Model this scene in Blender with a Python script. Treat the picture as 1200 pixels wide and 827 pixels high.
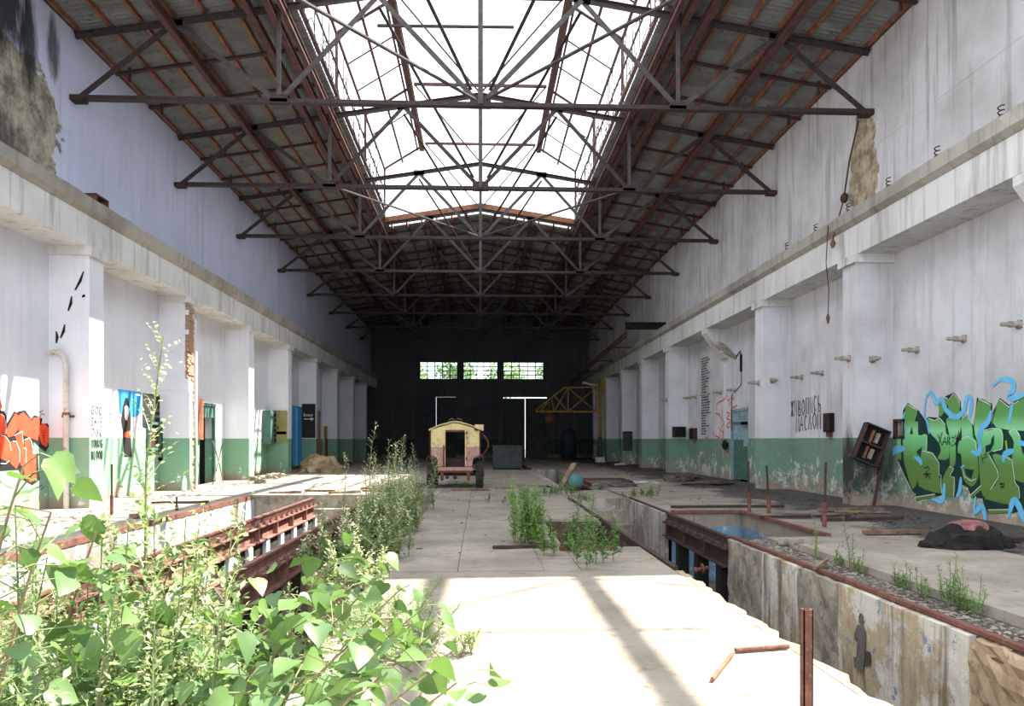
import bpy, bmesh, math, random
from mathutils import Vector, Matrix, Euler
for o in list(bpy.data.objects): bpy.data.objects.remove(o)
S = bpy.context.scene; C = S.collection
R = math.radians; PI = math.pi

# ------------------------------------------------------------------ camera
F = 900.0; YAW = R(2.35); HZ = 515.0; EZ = 1.55
cd = bpy.data.cameras.new('camera'); cam = bpy.data.objects.new('camera', cd); C.objects.link(cam)
cd.sensor_width = 36; cd.lens = 36*F/1200; cd.shift_y = (HZ-413.5)/1200; cd.clip_start = .05; cd.clip_end = 400
cam.location = (0, 0, EZ); cam.rotation_euler = (PI/2, 0, -YAW); S.camera = cam
# ------------------------------------------------------------------ sky, sun, exposure
W = bpy.data.worlds.new('world'); S.world = W; W.use_nodes = True
bg = W.node_tree.nodes['Background']; bg.inputs[0].default_value = (.83, .91, 1, 1); bg.inputs[1].default_value = 2.0
sd = bpy.data.lights.new('sun', 'SUN'); sd.energy = 14; sd.angle = R(.55); sd.color = (1, .95, .86)
sun = bpy.data.objects.new('sun', sd); C.objects.link(sun); sun.location = (40, 20, 60)
sun.rotation_euler = Vector((-.62, -.26, -1)).to_track_quat('-Z', 'Y').to_euler()
S.view_settings.view_transform = 'Standard'; S.view_settings.look = 'None'; S.view_settings.gamma = 1
S.view_settings.use_curve_mapping = False; S.view_settings.exposure = .62

# ------------------------------------------------------------------ photo pixel -> point (frame 1200x827)
fx, fy = math.sin(YAW), math.cos(YAW); rx, ry = math.cos(YAW), -math.sin(YAW)
def ray(px, py): a = (px-600)/F; return fx+a*rx, fy+a*ry, -(py-HZ)/F
def onx(px, py, X): d = ray(px, py); t = X/d[0]; return Vector((X, t*d[1], EZ+t*d[2]))
def onz(px, py, Z=0): d = ray(px, py); t = (Z-EZ)/d[2]; return Vector((t*d[0], t*d[1], Z))
def ony(px, py, Y): d = ray(px, py); t = Y/d[1]; return Vector((t*d[0], Y, EZ+t*d[2]))

# ------------------------------------------------------------------ materials
M = {}
def lin(c):
    f = lambda v: v/12.92 if v <= .04045 else ((v+.055)/1.055)**2.4
    return tuple(f(v/255) for v in c)+(1,)
class N:
    def __init__(s, name):
        m = bpy.data.materials.new(name); m.use_nodes = True; s.m = m; s.t = m.node_tree; M[name] = m
        s.b = s.t.nodes['Principled BSDF']
        tc = s.t.nodes.new('ShaderNodeTexCoord'); s.co = tc.outputs['Object']
    def n(s, ty, **k):
        x = s.t.nodes.new('ShaderNode'+ty)
        for a, v in k.items(): setattr(x, a, v)
        return x
    def l(s, a, b): s.t.links.new(a, b)
    def put(s, sock, v):
        if hasattr(v, 'is_output'): s.l(v, sock)
        else: sock.default_value = v
    def noise(s, scale, detail=4, rough=.6, stretch=None, w=0):
        x = s.n('TexNoise'); x.inputs['Scale'].default_value = scale; x.inputs['Detail'].default_value = detail
        x.inputs['Roughness'].default_value = rough
        mp = s.n('Mapping'); s.l(s.co, mp.inputs[0]); mp.inputs['Location'].default_value = (w*3.7, w*1.3, w*2.1)
        if stretch: mp.inputs['Scale'].default_value = stretch
        s.l(mp.outputs[0], x.inputs['Vector']); return x.outputs['Fac']
    def ramp(s, v, a, b, c0=(0, 0, 0, 1), c1=(1, 1, 1, 1)):
        x = s.n('ValToRGB'); e = x.color_ramp.elements; e[0].position = a; e[1].position = b; e[0].color = c0; e[1].color = c1
        s.l(v, x.inputs[0]); return x.outputs[0]
    def math(s, op, a, b=0, clamp=False):
        x = s.n('Math', operation=op, use_clamp=clamp); s.put(x.inputs[0], a); s.put(x.inputs[1], b); return x.outputs[0]
    def mix(s, f, a, b, mode='MIX'):
        x = s.n('MixRGB', blend_type=mode); s.put(x.inputs[0], f); s.put(x.inputs[1], a); s.put(x.inputs[2], b); return x.outputs[0]
    def xyz(s): x = s.n('SeparateXYZ'); s.l(s.co, x.inputs[0]); return x.outputs
    def done(s, col, rough=.85, bump=None, bs=.3, bd=.02, metal=0):
        s.put(s.b.inputs['Base Color'], col); s.put(s.b.inputs['Roughness'], rough); s.b.inputs['Metallic'].default_value = metal
        s.b.inputs['Specular IOR Level'].default_value = .3
        if bump is not None:
            x = s.n('Bump'); x.inputs['Strength'].default_value = bs; x.inputs['Distance'].default_value = bd
            s.l(bump, x.inputs['Height']); s.l(x.outputs[0], s.b.inputs['Normal'])
        return s.m
def plain(name, c0, c1=None, scale=6, rough=.85, bs=.3, metal=0, lo=.35, hi=.65, c2=None, sc2=25):
    s = N(name); c0 = lin(c0); c1 = lin(c1) if c1 else tuple(v*.7 for v in c0[:3])+(1,)
    n1 = s.noise(scale); col = s.mix(s.ramp(n1, lo, hi), c0, c1)
    if c2: col = s.mix(s.ramp(s.noise(sc2, 5, .7, w=2), .55, .7), col, lin(c2))
    return s.done(col, rough, s.noise(scale*6, 3), bs, .01, metal)
def wallmat(name, paint, dirty, dado=None, dh=1.6, streak=.5, peel=.62, plaster=(176, 164, 146), damp=True, patch=None, soot=None):
    s = N(name); X, Y, Z = s.xyz()
    col = s.mix(s.ramp(s.noise(.55, 5), .42, .72), lin(paint), lin(dirty))
    if dado:
        ed = s.math('ADD', Z, s.math('MULTIPLY', s.noise(9, 2), .012)); isd = s.math('LESS_THAN', ed, dh)
        g = s.mix(s.ramp(s.noise(1.3, 5, w=1), .35, .75), lin(dado), lin(tuple(v*.86+10 for v in dado)))
        col = s.mix(isd, col, g)
        pn = s.ramp(s.math('ADD', s.noise(2.6, 8, .72, w=5), s.math('MULTIPLY', s.math('SUBTRACT', .9, Z), .13)), peel, peel+.015)
        wn = s.mix(s.ramp(s.noise(7, 4, w=8), .45, .55), lin((205, 203, 200)), lin(plaster))
        col = s.mix(s.math('MULTIPLY', pn, s.math('LESS_THAN', Z, dh+.15)), col, wn)
    st = s.noise(1, 5, .65, stretch=(3.2, 3.2, .22), w=3)
    col = s.mix(s.math('MULTIPLY', s.ramp(st, .52, .72), streak), col, lin((112, 104, 98)), 'MIX')
    col = s.mix(s.math('MULTIPLY', s.ramp(s.noise(22, 4, .7, w=4), .64, .7), .45), col, lin((120, 112, 104)))
    bn = s.noise(1.1, 7, .7, w=9)
    col = s.mix(s.ramp(bn, .72, .735), col, lin(plaster))
    if patch:      # plaster fallen off the wall: (y centre, z centre, radius y, radius z)
        for (yc, zc, ry_, rz_, c) in patch:
            dy = s.math('DIVIDE', s.math('SUBTRACT', Y, yc), ry_); dz = s.math('DIVIDE', s.math('SUBTRACT', Z, zc), rz_)
            d = s.math('ADD', s.math('MULTIPLY', dy, dy), s.math('MULTIPLY', dz, dz))
            d = s.math('ADD', d, s.math('MULTIPLY', s.math('SUBTRACT', s.noise(1.6, 6, .65, w=6), .5), 2.4))
            pc = s.mix(s.ramp(s.noise(3, 6, .7, w=7), .4, .62), lin(c), lin(tuple(v*.62 for v in c)))
            col = s.mix(s.ramp(d, .92, 1.0, (1, 1, 1, 1), (0, 0, 0, 1)), col, pc)
    if soot:
        for (yc, zc, ry_, rz_, k) in soot:
            dy = s.math('DIVIDE', s.math('SUBTRACT', Y, yc), ry_); dz = s.math('DIVIDE', s.math('SUBTRACT', Z, zc), rz_)
            d = s.math('ADD', s.math('MULTIPLY', dy, dy), s.math('MULTIPLY', dz, dz))
            d = s.math('ADD', d, s.math('MULTIPLY', s.math('SUBTRACT', s.noise(2, 6, .7, stretch=(2.2, 2.2, .5), w=11), .5), 1.8))
            col = s.mix(s.math('MULTIPLY', s.ramp(d, .3, 1.15, (1, 1, 1, 1), (0, 0, 0, 1)), k), col, lin((30, 28, 28)))
    if damp:
        dm = s.math('SUBTRACT', s.noise(2, 6, .7, w=12), s.math('MULTIPLY', Z, .55))
        col = s.mix(s.math('MULTIPLY', s.ramp(dm, .3, .48), .85), col, lin((150, 132, 116)))
    return s.done(col, .9, s.math('ADD', s.noise(5, 6), s.math('MULTIPLY', bn, .6)), .25, .02)
wallmat('wall_left', (220, 220, 227), (206, 207, 215), (126, 164, 138), streak=.15, peel=.66)
wallmat('wall_right', (208, 206, 210), (176, 173, 174), (118, 146, 126), streak=.34, peel=.57, soot=[(18.3, .7, .8, 1.2, .6)])
wallmat('pillar_left', (222, 221, 227), (208, 208, 215), (126, 164, 138), streak=.12, peel=.66)
wallmat('pillar_right', (214, 213, 218), (194, 193, 196), (120, 152, 130), streak=.22, peel=.6)
wallmat('pilaster_right', (214, 213, 218), (194, 193, 196), (120, 152, 130), dh=1.6-4.75, streak=.2, peel=.6, damp=False)
wallmat('pillar_soot', (204, 202, 206), (170, 166, 166), (104, 122, 106), streak=.3, peel=.56, soot=[(0, .6, .5, 1.3, .85)])
wallmat('upper_left', (204, 208, 230), (194, 197, 216), streak=.3, damp=False,
        patch=[(15.5, 8.1, 2.1, 1.5, (180, 172, 152))], soot=[(15.3, 10.2, 1.3, 1.2, .95), (16.4, 9.9, .35, 1.3, .9), (14.6, 7.4, 1.9, 1.0, .75), (17.3, 10.2, .3, .8, .8)])
wallmat('upper_right', (206, 203, 205), (172, 167, 166), streak=.75, damp=False, plaster=(182, 164, 138),
        patch=[(18.5, 8.2, .7, 1.4, (186, 168, 144))], soot=[(20.4, 8.4, .2, 1.2, .3), (23, 8.2, .2, 1.1, .25)])
wallmat('beam', (212, 210, 207), (186, 182, 177), streak=.7, damp=False, plaster=(170, 160, 146))
wallmat('ledge', (170, 163, 153), (122, 114, 105), streak=.7, damp=False, plaster=(96, 88, 82))
wallmat('wall_back', (84, 84, 90), (66, 66, 72), (52, 68, 58), streak=.5, peel=.7)  # paint darkened all over to stand for the unlit far end
plain('concrete', (154, 143, 128), (126, 116, 103), .8, .95, .35, c2=(108, 99, 88), sc2=7)
plain('brown_concrete', (98, 84, 68), (74, 63, 52), 3, .95, .6, c2=(58, 50, 42), sc2=9)  # darker, browner concrete that sets the hole's faces off from the slabs
plain('concrete_pale', (168, 160, 149), (142, 134, 124), 1.3, .95, .3, c2=(150, 142, 130), sc2=12)
plain('concrete_slab', (162, 151, 138), (136, 126, 114), 1.2, .95, .35, c2=(118, 112, 104), sc2=10)
plain('rough_concrete', (168, 158, 142), (120, 110, 96), 3.5, .95, .8, c2=(92, 82, 70), sc2=12)
plain('dirt', (98, 88, 80), (58, 52, 48), 2.2, .98, .8, c2=(140, 132, 124), sc2=30)
plain('plaster_rough', (186, 164, 132), (138, 116, 90), 2.2, .95, .9, c2=(98, 84, 70), sc2=8)
plain('brick', (188, 152, 130), (152, 114, 94), 9, .95, .6, c2=(210, 190, 170), sc2=14)
plain('rust', (122, 80, 66), (88, 58, 50), 9, .85, .5, c2=(140, 98, 80), sc2=30)
plain('rust_pale', (150, 108, 96), (112, 78, 70), 8, .85, .5, c2=(84, 58, 52), sc2=26)
plain('rust_dark', (78, 55, 50), (54, 41, 39), 10, .85, .5)
plain('steel_brown', (66, 54, 52), (48, 42, 42), 5, .7, .3, c2=(94, 70, 62), sc2=14)
plain('steel_grey', (84, 77, 75), (60, 55, 54), 6, .6, .3)
plain('red_oxide', (98, 66, 60), (72, 50, 47), 4, .8, .3)
plain('timber', (150, 96, 70), (112, 74, 56), 5, .9, .4)
plain('plank', (150, 128, 104), (104, 86, 70), 7, .95, .5)
plain('dark_plank', (66, 56, 49), (46, 40, 36), 6, .95, .5)
plain('pipe_paint', (204, 199, 190), (180, 172, 160), 3, .8, .2, c2=(132, 92, 72), sc2=5)
plain('faded_ink', (88, 82, 78), (112, 104, 98), 14, .9, .1)
plain('plank_red', (138, 110, 95), (104, 80, 68), 7, .95, .5)
plain('roof_sheet', (128, 128, 126), (102, 101, 99), .8, .9, .3, c2=(82, 78, 76), sc2=3)
plain('yellow_paint', (218, 204, 148), (204, 188, 130), 3, .7, .2, c2=(150, 98, 66), sc2=7)
plain('pink_paint', (182, 146, 138), (166, 126, 117), 4, .8, .3, c2=(150, 92, 72), sc2=9)
plain('cream_paint', (222, 206, 160), (196, 164, 116), 5, .7, .2, c2=(142, 90, 60), sc2=9)
plain('rubber', (58, 54, 50), (40, 38, 37), 8, .9, .4)
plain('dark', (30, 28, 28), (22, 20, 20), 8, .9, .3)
plain('door_green', (74, 112, 100), (60, 92, 82), 4, .8, .3, c2=(120, 120, 104), sc2=12)
plain('door_grey', (70, 74, 75), (54, 57, 58), 3, .7, .3)
plain('door_blue', (150, 172, 184), (120, 140, 152), 4, .8, .3, c2=(104, 120, 112), sc2=12)
plain('olive_panel', (148, 146, 92), (132, 130, 80), 3, .7, .2, c2=(120, 104, 70), sc2=14)
plain('white_paint', (226, 226, 226), (204, 204, 204), 5, .9, .2)
plain('black_paint', (54, 52, 54), (44, 42, 44), 5, .9, .2)
plain('ink', (38, 32, 32), (30, 26, 26), 5, .9, .1)
plain('brown_ink', (96, 66, 54), (80, 54, 46), 5, .9, .1)
plain('blue_paint', (64, 150, 206), (52, 132, 190), 4, .9, .1)
plain('sky_paint', (112, 190, 228), (98, 176, 220), 6, .9, .1)
plain('red_paint', (232, 84, 52), (214, 68, 44), 4, .9, .1)
plain('orange_paint', (226, 110, 72), (206, 92, 60), 5, .9, .1)
plain('deep_teal', (22, 58, 52), (18, 44, 40), 5, .9, .1)
plain('chalk', (228, 228, 224), (210, 210, 206), 9, .9, .1)
plain('lime', (150, 190, 60), (140, 180, 50), 9, .9, .1)
plain('pit_blue', (112, 142, 168), (92, 116, 138), 2, .9, .3, c2=(190, 190, 186), sc2=4)
plain('dark_blue', (50, 60, 78), (40, 46, 58), 4, .7, .2)
plain('porcelain', (170, 160, 146), (120, 108, 96), 12, .5, .2)
plain('teal_ball', (72, 124, 126), (60, 104, 108), 4, .6, .2, c2=(110, 100, 84), sc2=9)
plain('cloth_black', (44, 40, 38), (30, 27, 26), 12, .95, 1)
plain('cloth_red', (146, 98, 96), (118, 74, 74), 10, .9, .8)
plain('bottle', (200, 214, 216), (180, 196, 200), 5, .2, .05)
plain('yellow_crane', (176, 140, 58), (128, 96, 46), 4, .7, .3, c2=(96, 66, 44), sc2=12)
plain('soil', (120, 106, 90), (84, 72, 60), 3, 1, .9, c2=(150, 138, 120), sc2=18)
def graffiti_green():
    s = N('graffiti_green'); X, Y, Z = s.xyz()
    r = s.n('ValToRGB'); mr = s.n('MapRange'); s.l(s.math('ADD', Z, s.math('MULTIPLY', s.noise(3), .12)), mr.inputs[0])
    mr.inputs[1].default_value = .5; mr.inputs[2].default_value = 2.6
    e = r.color_ramp.elements; e[0].position = 0; e[0].color = lin((96, 124, 60)); e[1].position = 1; e[1].color = lin((104, 136, 66))
    for p, c in ((.3, (92, 132, 66)), (.52, (112, 190, 122)), (.62, (140, 206, 150)), (.74, (92, 152, 84))):
        q = e.new(p); q.color = lin(c)
    s.l(mr.outputs[0], r.inputs[0]); s.done(r.outputs[0], .9)
graffiti_green()
def pitmat(name, a, b, c):
    s = N(name)
    col = s.mix(s.ramp(s.noise(1.1, 6, .7), .47, .52), lin(a), lin(b))
    col = s.mix(s.ramp(s.noise(1, 5, .7, stretch=(4, 4, .3), w=3), .5, .66), col, lin(c))
    col = s.mix(s.ramp(s.noise(5, 7, .75, w=5), .6, .63), col, lin((104, 134, 170)))
    s.done(col, .95, s.noise(6, 7, .7), .7, .04)
pitmat('pit_paint', (206, 198, 184), (178, 160, 132), (120, 104, 84))
pitmat('pit_white', (222, 224, 228), (198, 206, 220), (168, 160, 148))
pitmat('pit_grey', (170, 164, 156), (140, 128, 112), (104, 94, 82))
def floor_right():
    s = N('floor_right'); X, Y, Z = s.xyz()
    cc = s.mix(s.ramp(s.noise(1.3, 6), .4, .65), lin((150, 139, 126)), lin((120, 110, 99)))
    d = s.math('ADD', s.noise(.7, 7, .65, w=2), s.math('MULTIPLY', s.math('SUBTRACT', X, 6.9), .16))
    dc = s.mix(s.ramp(s.noise(14, 6, .8, w=5), .45, .7), lin((70, 64, 61)), lin((108, 102, 97)))
    s.done(s.mix(s.ramp(d, .46, .56), cc, dc), .95, s.noise(12, 6, .7), .5, .02)
floor_right()
def leafmat(name, a, b, tr=.45):
    s = N(name); oi = s.n('ObjectInfo')
    rnd = s.math('ADD', s.math('MULTIPLY', oi.outputs['Random'], .5), s.math('MULTIPLY', s.noise(3, 3), .5))
    col = s.mix(s.ramp(rnd, .25, .75), lin(a), lin(b))
    s.put(s.b.inputs['Base Color'], col); s.b.inputs['Roughness'].default_value = .45; s.b.inputs['Specular IOR Level'].default_value = .4
    t = s.n('BsdfTranslucent'); s.l(s.mix(1, col, (1.0, 1.1, .6, 1), 'MULTIPLY'), t.inputs[0])
    mx = s.n('MixShader'); mx.inputs[0].default_value = tr; s.l(s.b.outputs[0], mx.inputs[1]); s.l(t.outputs[0], mx.inputs[2])
    out = s.t.nodes['Material Output']; s.l(mx.outputs[0], out.inputs[0])
leafmat('poplar_leaf', (82, 108, 68), (106, 134, 72), .32)
leafmat('weed_leaf', (106, 132, 82), (146, 160, 110), .3)
leafmat('weed_bright', (90, 126, 64), (122, 152, 80), .3)
leafmat('weed_pale', (206, 206, 168), (224, 216, 190), .3)
leafmat('tree_leaf', (98, 140, 60), (150, 178, 96), .4)
plain('stem', (116, 124, 82), (92, 100, 66), 6, .8, .2)
plain('twig', (140, 120, 92), (110, 92, 70), 6, .9, .3)
def glassmat():
    s = N('glass'); g = s.n('BsdfTransparent'); d = s.n('BsdfDiffuse'); gl = s.n('BsdfGlossy'); gl.inputs[1].default_value = .1
    g.inputs[0].default_value = (.93, .96, .94, 1); d.inputs[0].default_value = (.8, .82, .8, 1)
    m1 = s.n('MixShader'); m1.inputs[0].default_value = .12; s.l(g.outputs[0], m1.inputs[1]); s.l(d.outputs[0], m1.inputs[2])
    m2 = s.n('MixShader'); m2.inputs[0].default_value = .06; s.l(m1.outputs[0], m2.inputs[1]); s.l(gl.outputs[0], m2.inputs[2])
    s.l(m2.outputs[0], s.t.nodes['Material Output'].inputs[0])
glassmat()

# ------------------------------------------------------------------ mesh helpers
class MB:
    def __init__(s): s.v = []; s.f = []
    def add(s, vs, fs):
        b = len(s.v); s.v += [tuple(v) for v in vs]; s.f += [tuple(i+b for i in f) for f in fs]; return s
    def box(s, x0, x1, y0, y1, z0, z1):
        return s.add([(x0, y0, z0), (x1, y0, z0), (x1, y1, z0), (x0, y1, z0), (x0, y0, z1), (x1, y0, z1), (x1, y1, z1), (x0, y1, z1)],
                     [(0, 3, 2, 1), (4, 5, 6, 7), (0, 1, 5, 4), (1, 2, 6, 5), (2, 3, 7, 6), (3, 0, 4, 7)])
    def sweep(s, p, q, prof, up=(0, 0, 1)):     # extrude a closed 2-D profile (side, up) from p to q
        p = Vector(p); q = Vector(q); d = (q-p).normalized(); u = Vector(up)
        if abs(d.dot(u)) > .98: u = Vector((0, 1, 0))
        sd_ = d.cross(u).normalized(); u = sd_.cross(d); n = len(prof)
        vs = [o+sd_*a+u*b for o in (p, q) for a, b in prof]
        return s.add(vs, [(i, (i+1) % n, n+(i+1) % n, n+i) for i in range(n)]+[tuple(range(n))[::-1], tuple(range(n, 2*n))])
    def bar(s, p, q, w, h=None, up=(0, 0, 1)):
        h = h or w; return s.sweep(p, q, [(-w/2, -h/2), (w/2, -h/2), (w/2, h/2), (-w/2, h/2)], up)
    def angle(s, p, q, w, h=None, up=(0, 0, 1), t=.016):      # T made of two steel angles back to back
        h = h or w
        return s.sweep(p, q, [(-w/2, 0), (w/2, 0), (w/2, t), (t/2, t), (t/2, h), (-t/2, h), (-t/2, t), (-w/2, t)], up)
    def ibeam(s, p, q, w, h, t=.02, up=(0, 0, 1)):
        a = w/2; b = h/2
        return s.sweep(p, q, [(-a, -b), (a, -b), (a, -b+t), (t/2, -b+t), (t/2, b-t), (a, b-t), (a, b), (-a, b), (-a, b-t), (-t/2, b-t), (-t/2, -b+t), (-a, -b+t)], up)
    def tube(s, pts, r, n=6, r1=None, cap=True):
        pts = [Vector(p) for p in pts]; rings = []; m = len(pts)
        for i, p in enumerate(pts):
            d = (pts[min(i+1, m-1)]-pts[max(i-1, 0)]).normalized(); u = Vector((0, 0, 1)) if abs(d.z) < .9 else Vector((1, 0, 0))
            a = d.cross(u).normalized(); b = a.cross(d); rr = r if r1 is None else r+(r1-r)*i/(m-1)
            rings += [p+(a*math.cos(2*PI*k/n)+b*math.sin(2*PI*k/n))*rr for k in range(n)]
        fs = [(i*n+k, i*n+(k+1) % n, (i+1)*n+(k+1) % n, (i+1)*n+k) for i in range(m-1) for k in range(n)]
        if cap: fs += [tuple(range(n))[::-1], tuple(range((m-1)*n, m*n))]
        return s.add(rings, fs)
    def lathe(s, o, ax, prof, n=12):      # prof: (distance along axis, radius)
        ax = Vector(ax).normalized(); u = Vector((0, 0, 1)) if abs(ax.z) < .9 else Vector((1, 0, 0))
        a = ax.cross(u).normalized(); b = a.cross(ax); o = Vector(o); m = len(prof)
        vs = [o+ax*t+(a*math.cos(2*PI*k/n)+b*math.sin(2*PI*k/n))*r for t, r in prof for k in range(n)]
        fs = [(i*n+k, i*n+(k+1) % n, (i+1)*n+(k+1) % n, (i+1)*n+k) for i in range(m-1) for k in range(n)]
        return s.add(vs, fs+[tuple(range(n))[::-1], tuple(range((m-1)*n, m*n))])
    def prism(s, pts, d):       # polygon extruded by vector d
        n = len(pts); d = Vector(d); vs = [Vector(p) for p in pts]; vs += [v+d for v in vs]
        return s.add(vs, [(i, (i+1) % n, n+(i+1) % n, n+i) for i in range(n)]+[tuple(range(n))[::-1], tuple(range(n, 2*n))])
    def ribbon(s, pts, w, nrm, lift=0, taper=None):    # flat stroke along points on a surface with normal nrm
        nrm = Vector(nrm); pts = [Vector(p)+nrm*lift for p in pts]; m = len(pts); vs = []
        for i, p in enumerate(pts):
            d = (pts[min(i+1, m-1)]-pts[max(i-1, 0)]).normalized(); sd_ = d.cross(nrm).normalized()
            k = w if taper is None else w*taper[min(i, len(taper)-1)]
            vs += [p-sd_*k/2, p+sd_*k/2]
        return s.add(vs, [(2*i, 2*i+1, 2*i+3, 2*i+2) for i in range(m-1)])
    def mesh(s, name, mat, smooth=False):
        me = bpy.data.meshes.new(name); me.from_pydata(s.v, [], s.f); me.update()
        if mat: me.materials.append(M[mat])
        bm = bmesh.new(); bm.from_mesh(me); bmesh.ops.recalc_face_normals(bm, faces=bm.faces); bm.to_mesh(me); bm.free()
        if smooth: me.polygons.foreach_set('use_smooth', [True]*len(me.polygons))
        return me
    def obj(s, name, mat, parent=None, loc=None, smooth=False):
        o = bpy.data.objects.new(name, s.mesh(name, mat, smooth)); C.objects.link(o); o.parent = parent
        if loc: o.location = loc
        return o
def put(name, me, parent=None, loc=(0, 0, 0), rot=(0, 0, 0), sc=None):
    o = bpy.data.objects.new(name, me); C.objects.link(o); o.parent = parent; o.location = loc; o.rotation_euler = rot
    if sc: o.scale = (sc, sc, sc) if isinstance(sc, (int, float)) else sc
    return o
def tag(o, label, cat, group=None):
    o['label'] = label; o['category'] = cat
    if group: o['group'] = group
    return o
def thing(name, label, cat, loc=(0, 0, 0), rotz=0, group=None):
    o = bpy.data.objects.new(name, None); C.objects.link(o); o.location = loc; o.rotation_euler = (0, 0, rotz); o.empty_display_size = .2
    return tag(o, label, cat, group)
def struct(o): o['kind'] = 'structure'; return o
def sempty(name): o = bpy.data.objects.new(name, None); C.objects.link(o); return struct(o)
def stuff(o): o['kind'] = 'stuff'; return o
def jag(pts, amp, rnd, step=.25):      # ragged outline between points
    out = []
    for i in range(len(pts)-1):
        a, b = Vector(pts[i]), Vector(pts[i+1]); n = max(1, int((b-a).length/step))
        out += [a.lerp(b, k/n)+Vector([rnd.uniform(-amp, amp) for _ in range(3)])*(k > 0) for k in range(n)]
    return out+[Vector(pts[-1])]

YEND = 66.4; Y0 = -3.0; WX = 9.75; PXI = 8.85; UX = 9.4
rnd = random.Random(7)
# ------------------------------------------------------------------ floor
floor = sempty('floor')
def slab(x0, x1, y0, y1, z=0, th=.3, mat='concrete', g=.004, r=rnd, name='floor_slab'):
    dz = r.uniform(-.008, .008); n = max(2, int((y1-y0)/.6)); mb = MB()
    return mb.box(x0+g, x1-g, y0+g, y1-g, z-th, z+dz).obj(name, mat, floor)
def grid(xs, ys, holes, mat, z=0, th=.3):
    for i in range(len(xs)-1):
        for j in range(len(ys)-1):
            cx, cy = (xs[i]+xs[i+1])/2, (ys[j]+ys[j+1])/2
            if any(a < cx < b and c < cy < d for a, b, c, d in holes): continue
            slab(xs[i], xs[i+1], ys[j], ys[j+1], z, th, mat)
LP0, LP1, LPY = -6.3, -1.2, 21.7          # left pit
RP0, RP1, RPY = 2.45, 3.93, 20.7          # right pit
MB().box(-WX, WX, Y0, YEND, -1.75, -1.45).obj('pit_bottom', 'soil', floor)
ysl = [Y0, 3, 6, 9, 12, 15, 18, LPY, 24.5, 27.5, 30.5, 33.5, 36.5, 42, 48, 54, 60, YEND]
grid([-WX, LP0], ysl, [], 'concrete_pale')
grid([LP0, -3.8, LP1], [LPY, 24.5, 27.5, 30.5, 33.5, 36.5, 42, 48, 54, 60, YEND], [], 'concrete_pale')
grid([LP1, 2.3], [Y0, 4.6, 9.05], [], 'concrete')
grid([LP1, -.27, .75], [9.05, 13.2, 17.6, 22.2, 26.5, 31, 36, 42, 48, 54, 60, YEND], [], 'concrete')
grid([.75, 1.2, 2.3], [9.05, 9.95, 11.05, 14.95, 17.2, 18.0, 22.2, 25.0, 26.4, 31, 36, 42, 48, 54, 60, YEND],
     [(1.2, 2.3, 11.05, 14.95), (.75, 1.2, 11.05, 12.2), (1.2, 2.3, 25.0, 26.4)], 'concrete')
grid([2.3, RP1], [20.7, 22.2, 23.9], [], 'concrete', -.03)
grid([2.7, RP1], [40, 48, 54, 60, YEND], [], 'concrete')
REC = [(RP1, 5.57, 12.1, 16.2), (RP1, 5.57, 27.2, 30.1)]
grid([4.0, 4.55], [Y0, 3, 6, 9, 12.1], [], 'dirt', -.04)
grid([4.0, 4.55, 5.57], [16.2, 18.5, 20.7, 24, 27.2, 30.1, 33, 36, 42, 48, 54, 60, YEND], REC, 'floor_right')
grid([4.55, 5.57], [10.85, 12.1], [], 'floor_right')
grid([4.55, 7.0], [Y0, 3.2, 7.0, 10.85], [], 'concrete_slab', .06, .36)
grid([7.0, WX], [Y0, 4, 9, 14, 19, 24, 30, 36, 42, 48, 54, 60, YEND], [], 'floor_right')
grid([5.57, 7.0], [10.85, 14, 19, 24, 30, 36, 42, 48, 54, 60, YEND], [], 'floor_right')
# rail seat of the right track where it rests on the pit wall
def rough_face(x, y0, y1, z0, z1, mat, side, amp, parent=floor, name='pit_wall', seed=1, th=.3, cell=.16):
    """vertical face at x with broken relief, thickness th behind it (side = +1 body towards +x)"""
    r = random.Random(seed); ny = max(2, int((y1-y0)/cell)); nz = max(2, int((z1-z0)/cell)); mb = MB(); vs = []
    for i in range(ny+1):
        for j in range(nz+1):
            e = 0 if j == 0 else 1
            vs.append((x+side*abs(r.gauss(0, amp))*e, y0+(y1-y0)*i/ny, z0+(z1-z0)*j/nz-(abs(r.gauss(0, amp*.8)) if j == nz else 0)))
    fs = [(i*(nz+1)+j, (i+1)*(nz+1)+j, (i+1)*(nz+1)+j+1, i*(nz+1)+j+1) for i in range(ny) for j in range(nz)]
    b = len(vs); xb = x+side*th
    for i in range(ny+1): vs += [(xb, y0+(y1-y0)*i/ny, z1), (xb, y0+(y1-y0)*i/ny, z0)]
    for i in range(ny): fs.append((i*(nz+1)+nz, (i+1)*(nz+1)+nz, b+2*(i+1), b+2*i))
    fs.append(tuple([j for j in range(nz+1)]+[b, b+1])); k = ny*(nz+1); fs.append(tuple([k+j for j in range(nz+1)]+[b+2*ny, b+2*ny+1]))
    return mb.add(vs, fs).obj(name, mat, parent)
ZB = -1.45
rough_face(RP1, Y0, 6.05, ZB, -.03, 'plaster_rough', 1, .03, seed=3, th=.14, cell=.09)
rough_face(RP1, 6.05, 8.3, ZB, -.03, 'pit_paint', 1, .006, seed=4, th=.14)
rough_face(RP1, 8.3, 9.4, ZB, -.03, 'rough_concrete', 1, .015, seed=5, th=.14)
rough_face(RP1, 9.4, 10.6, ZB, -.03, 'pit_paint', 1, .006, seed=6, th=.14)
rough_face(RP1, 10.6, 12.1, ZB, -.03, 'rough_concrete', 1, .015, seed=7, th=.14)
rough_face(RP1, 16.2, RPY, ZB, -.03, 'pit_grey', 1, .008, seed=8, th=.14)
rough_face(RP1, 23.9, 27.2, ZB, -.03, 'pit_grey', 1, .008, seed=9, th=.14)
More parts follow.
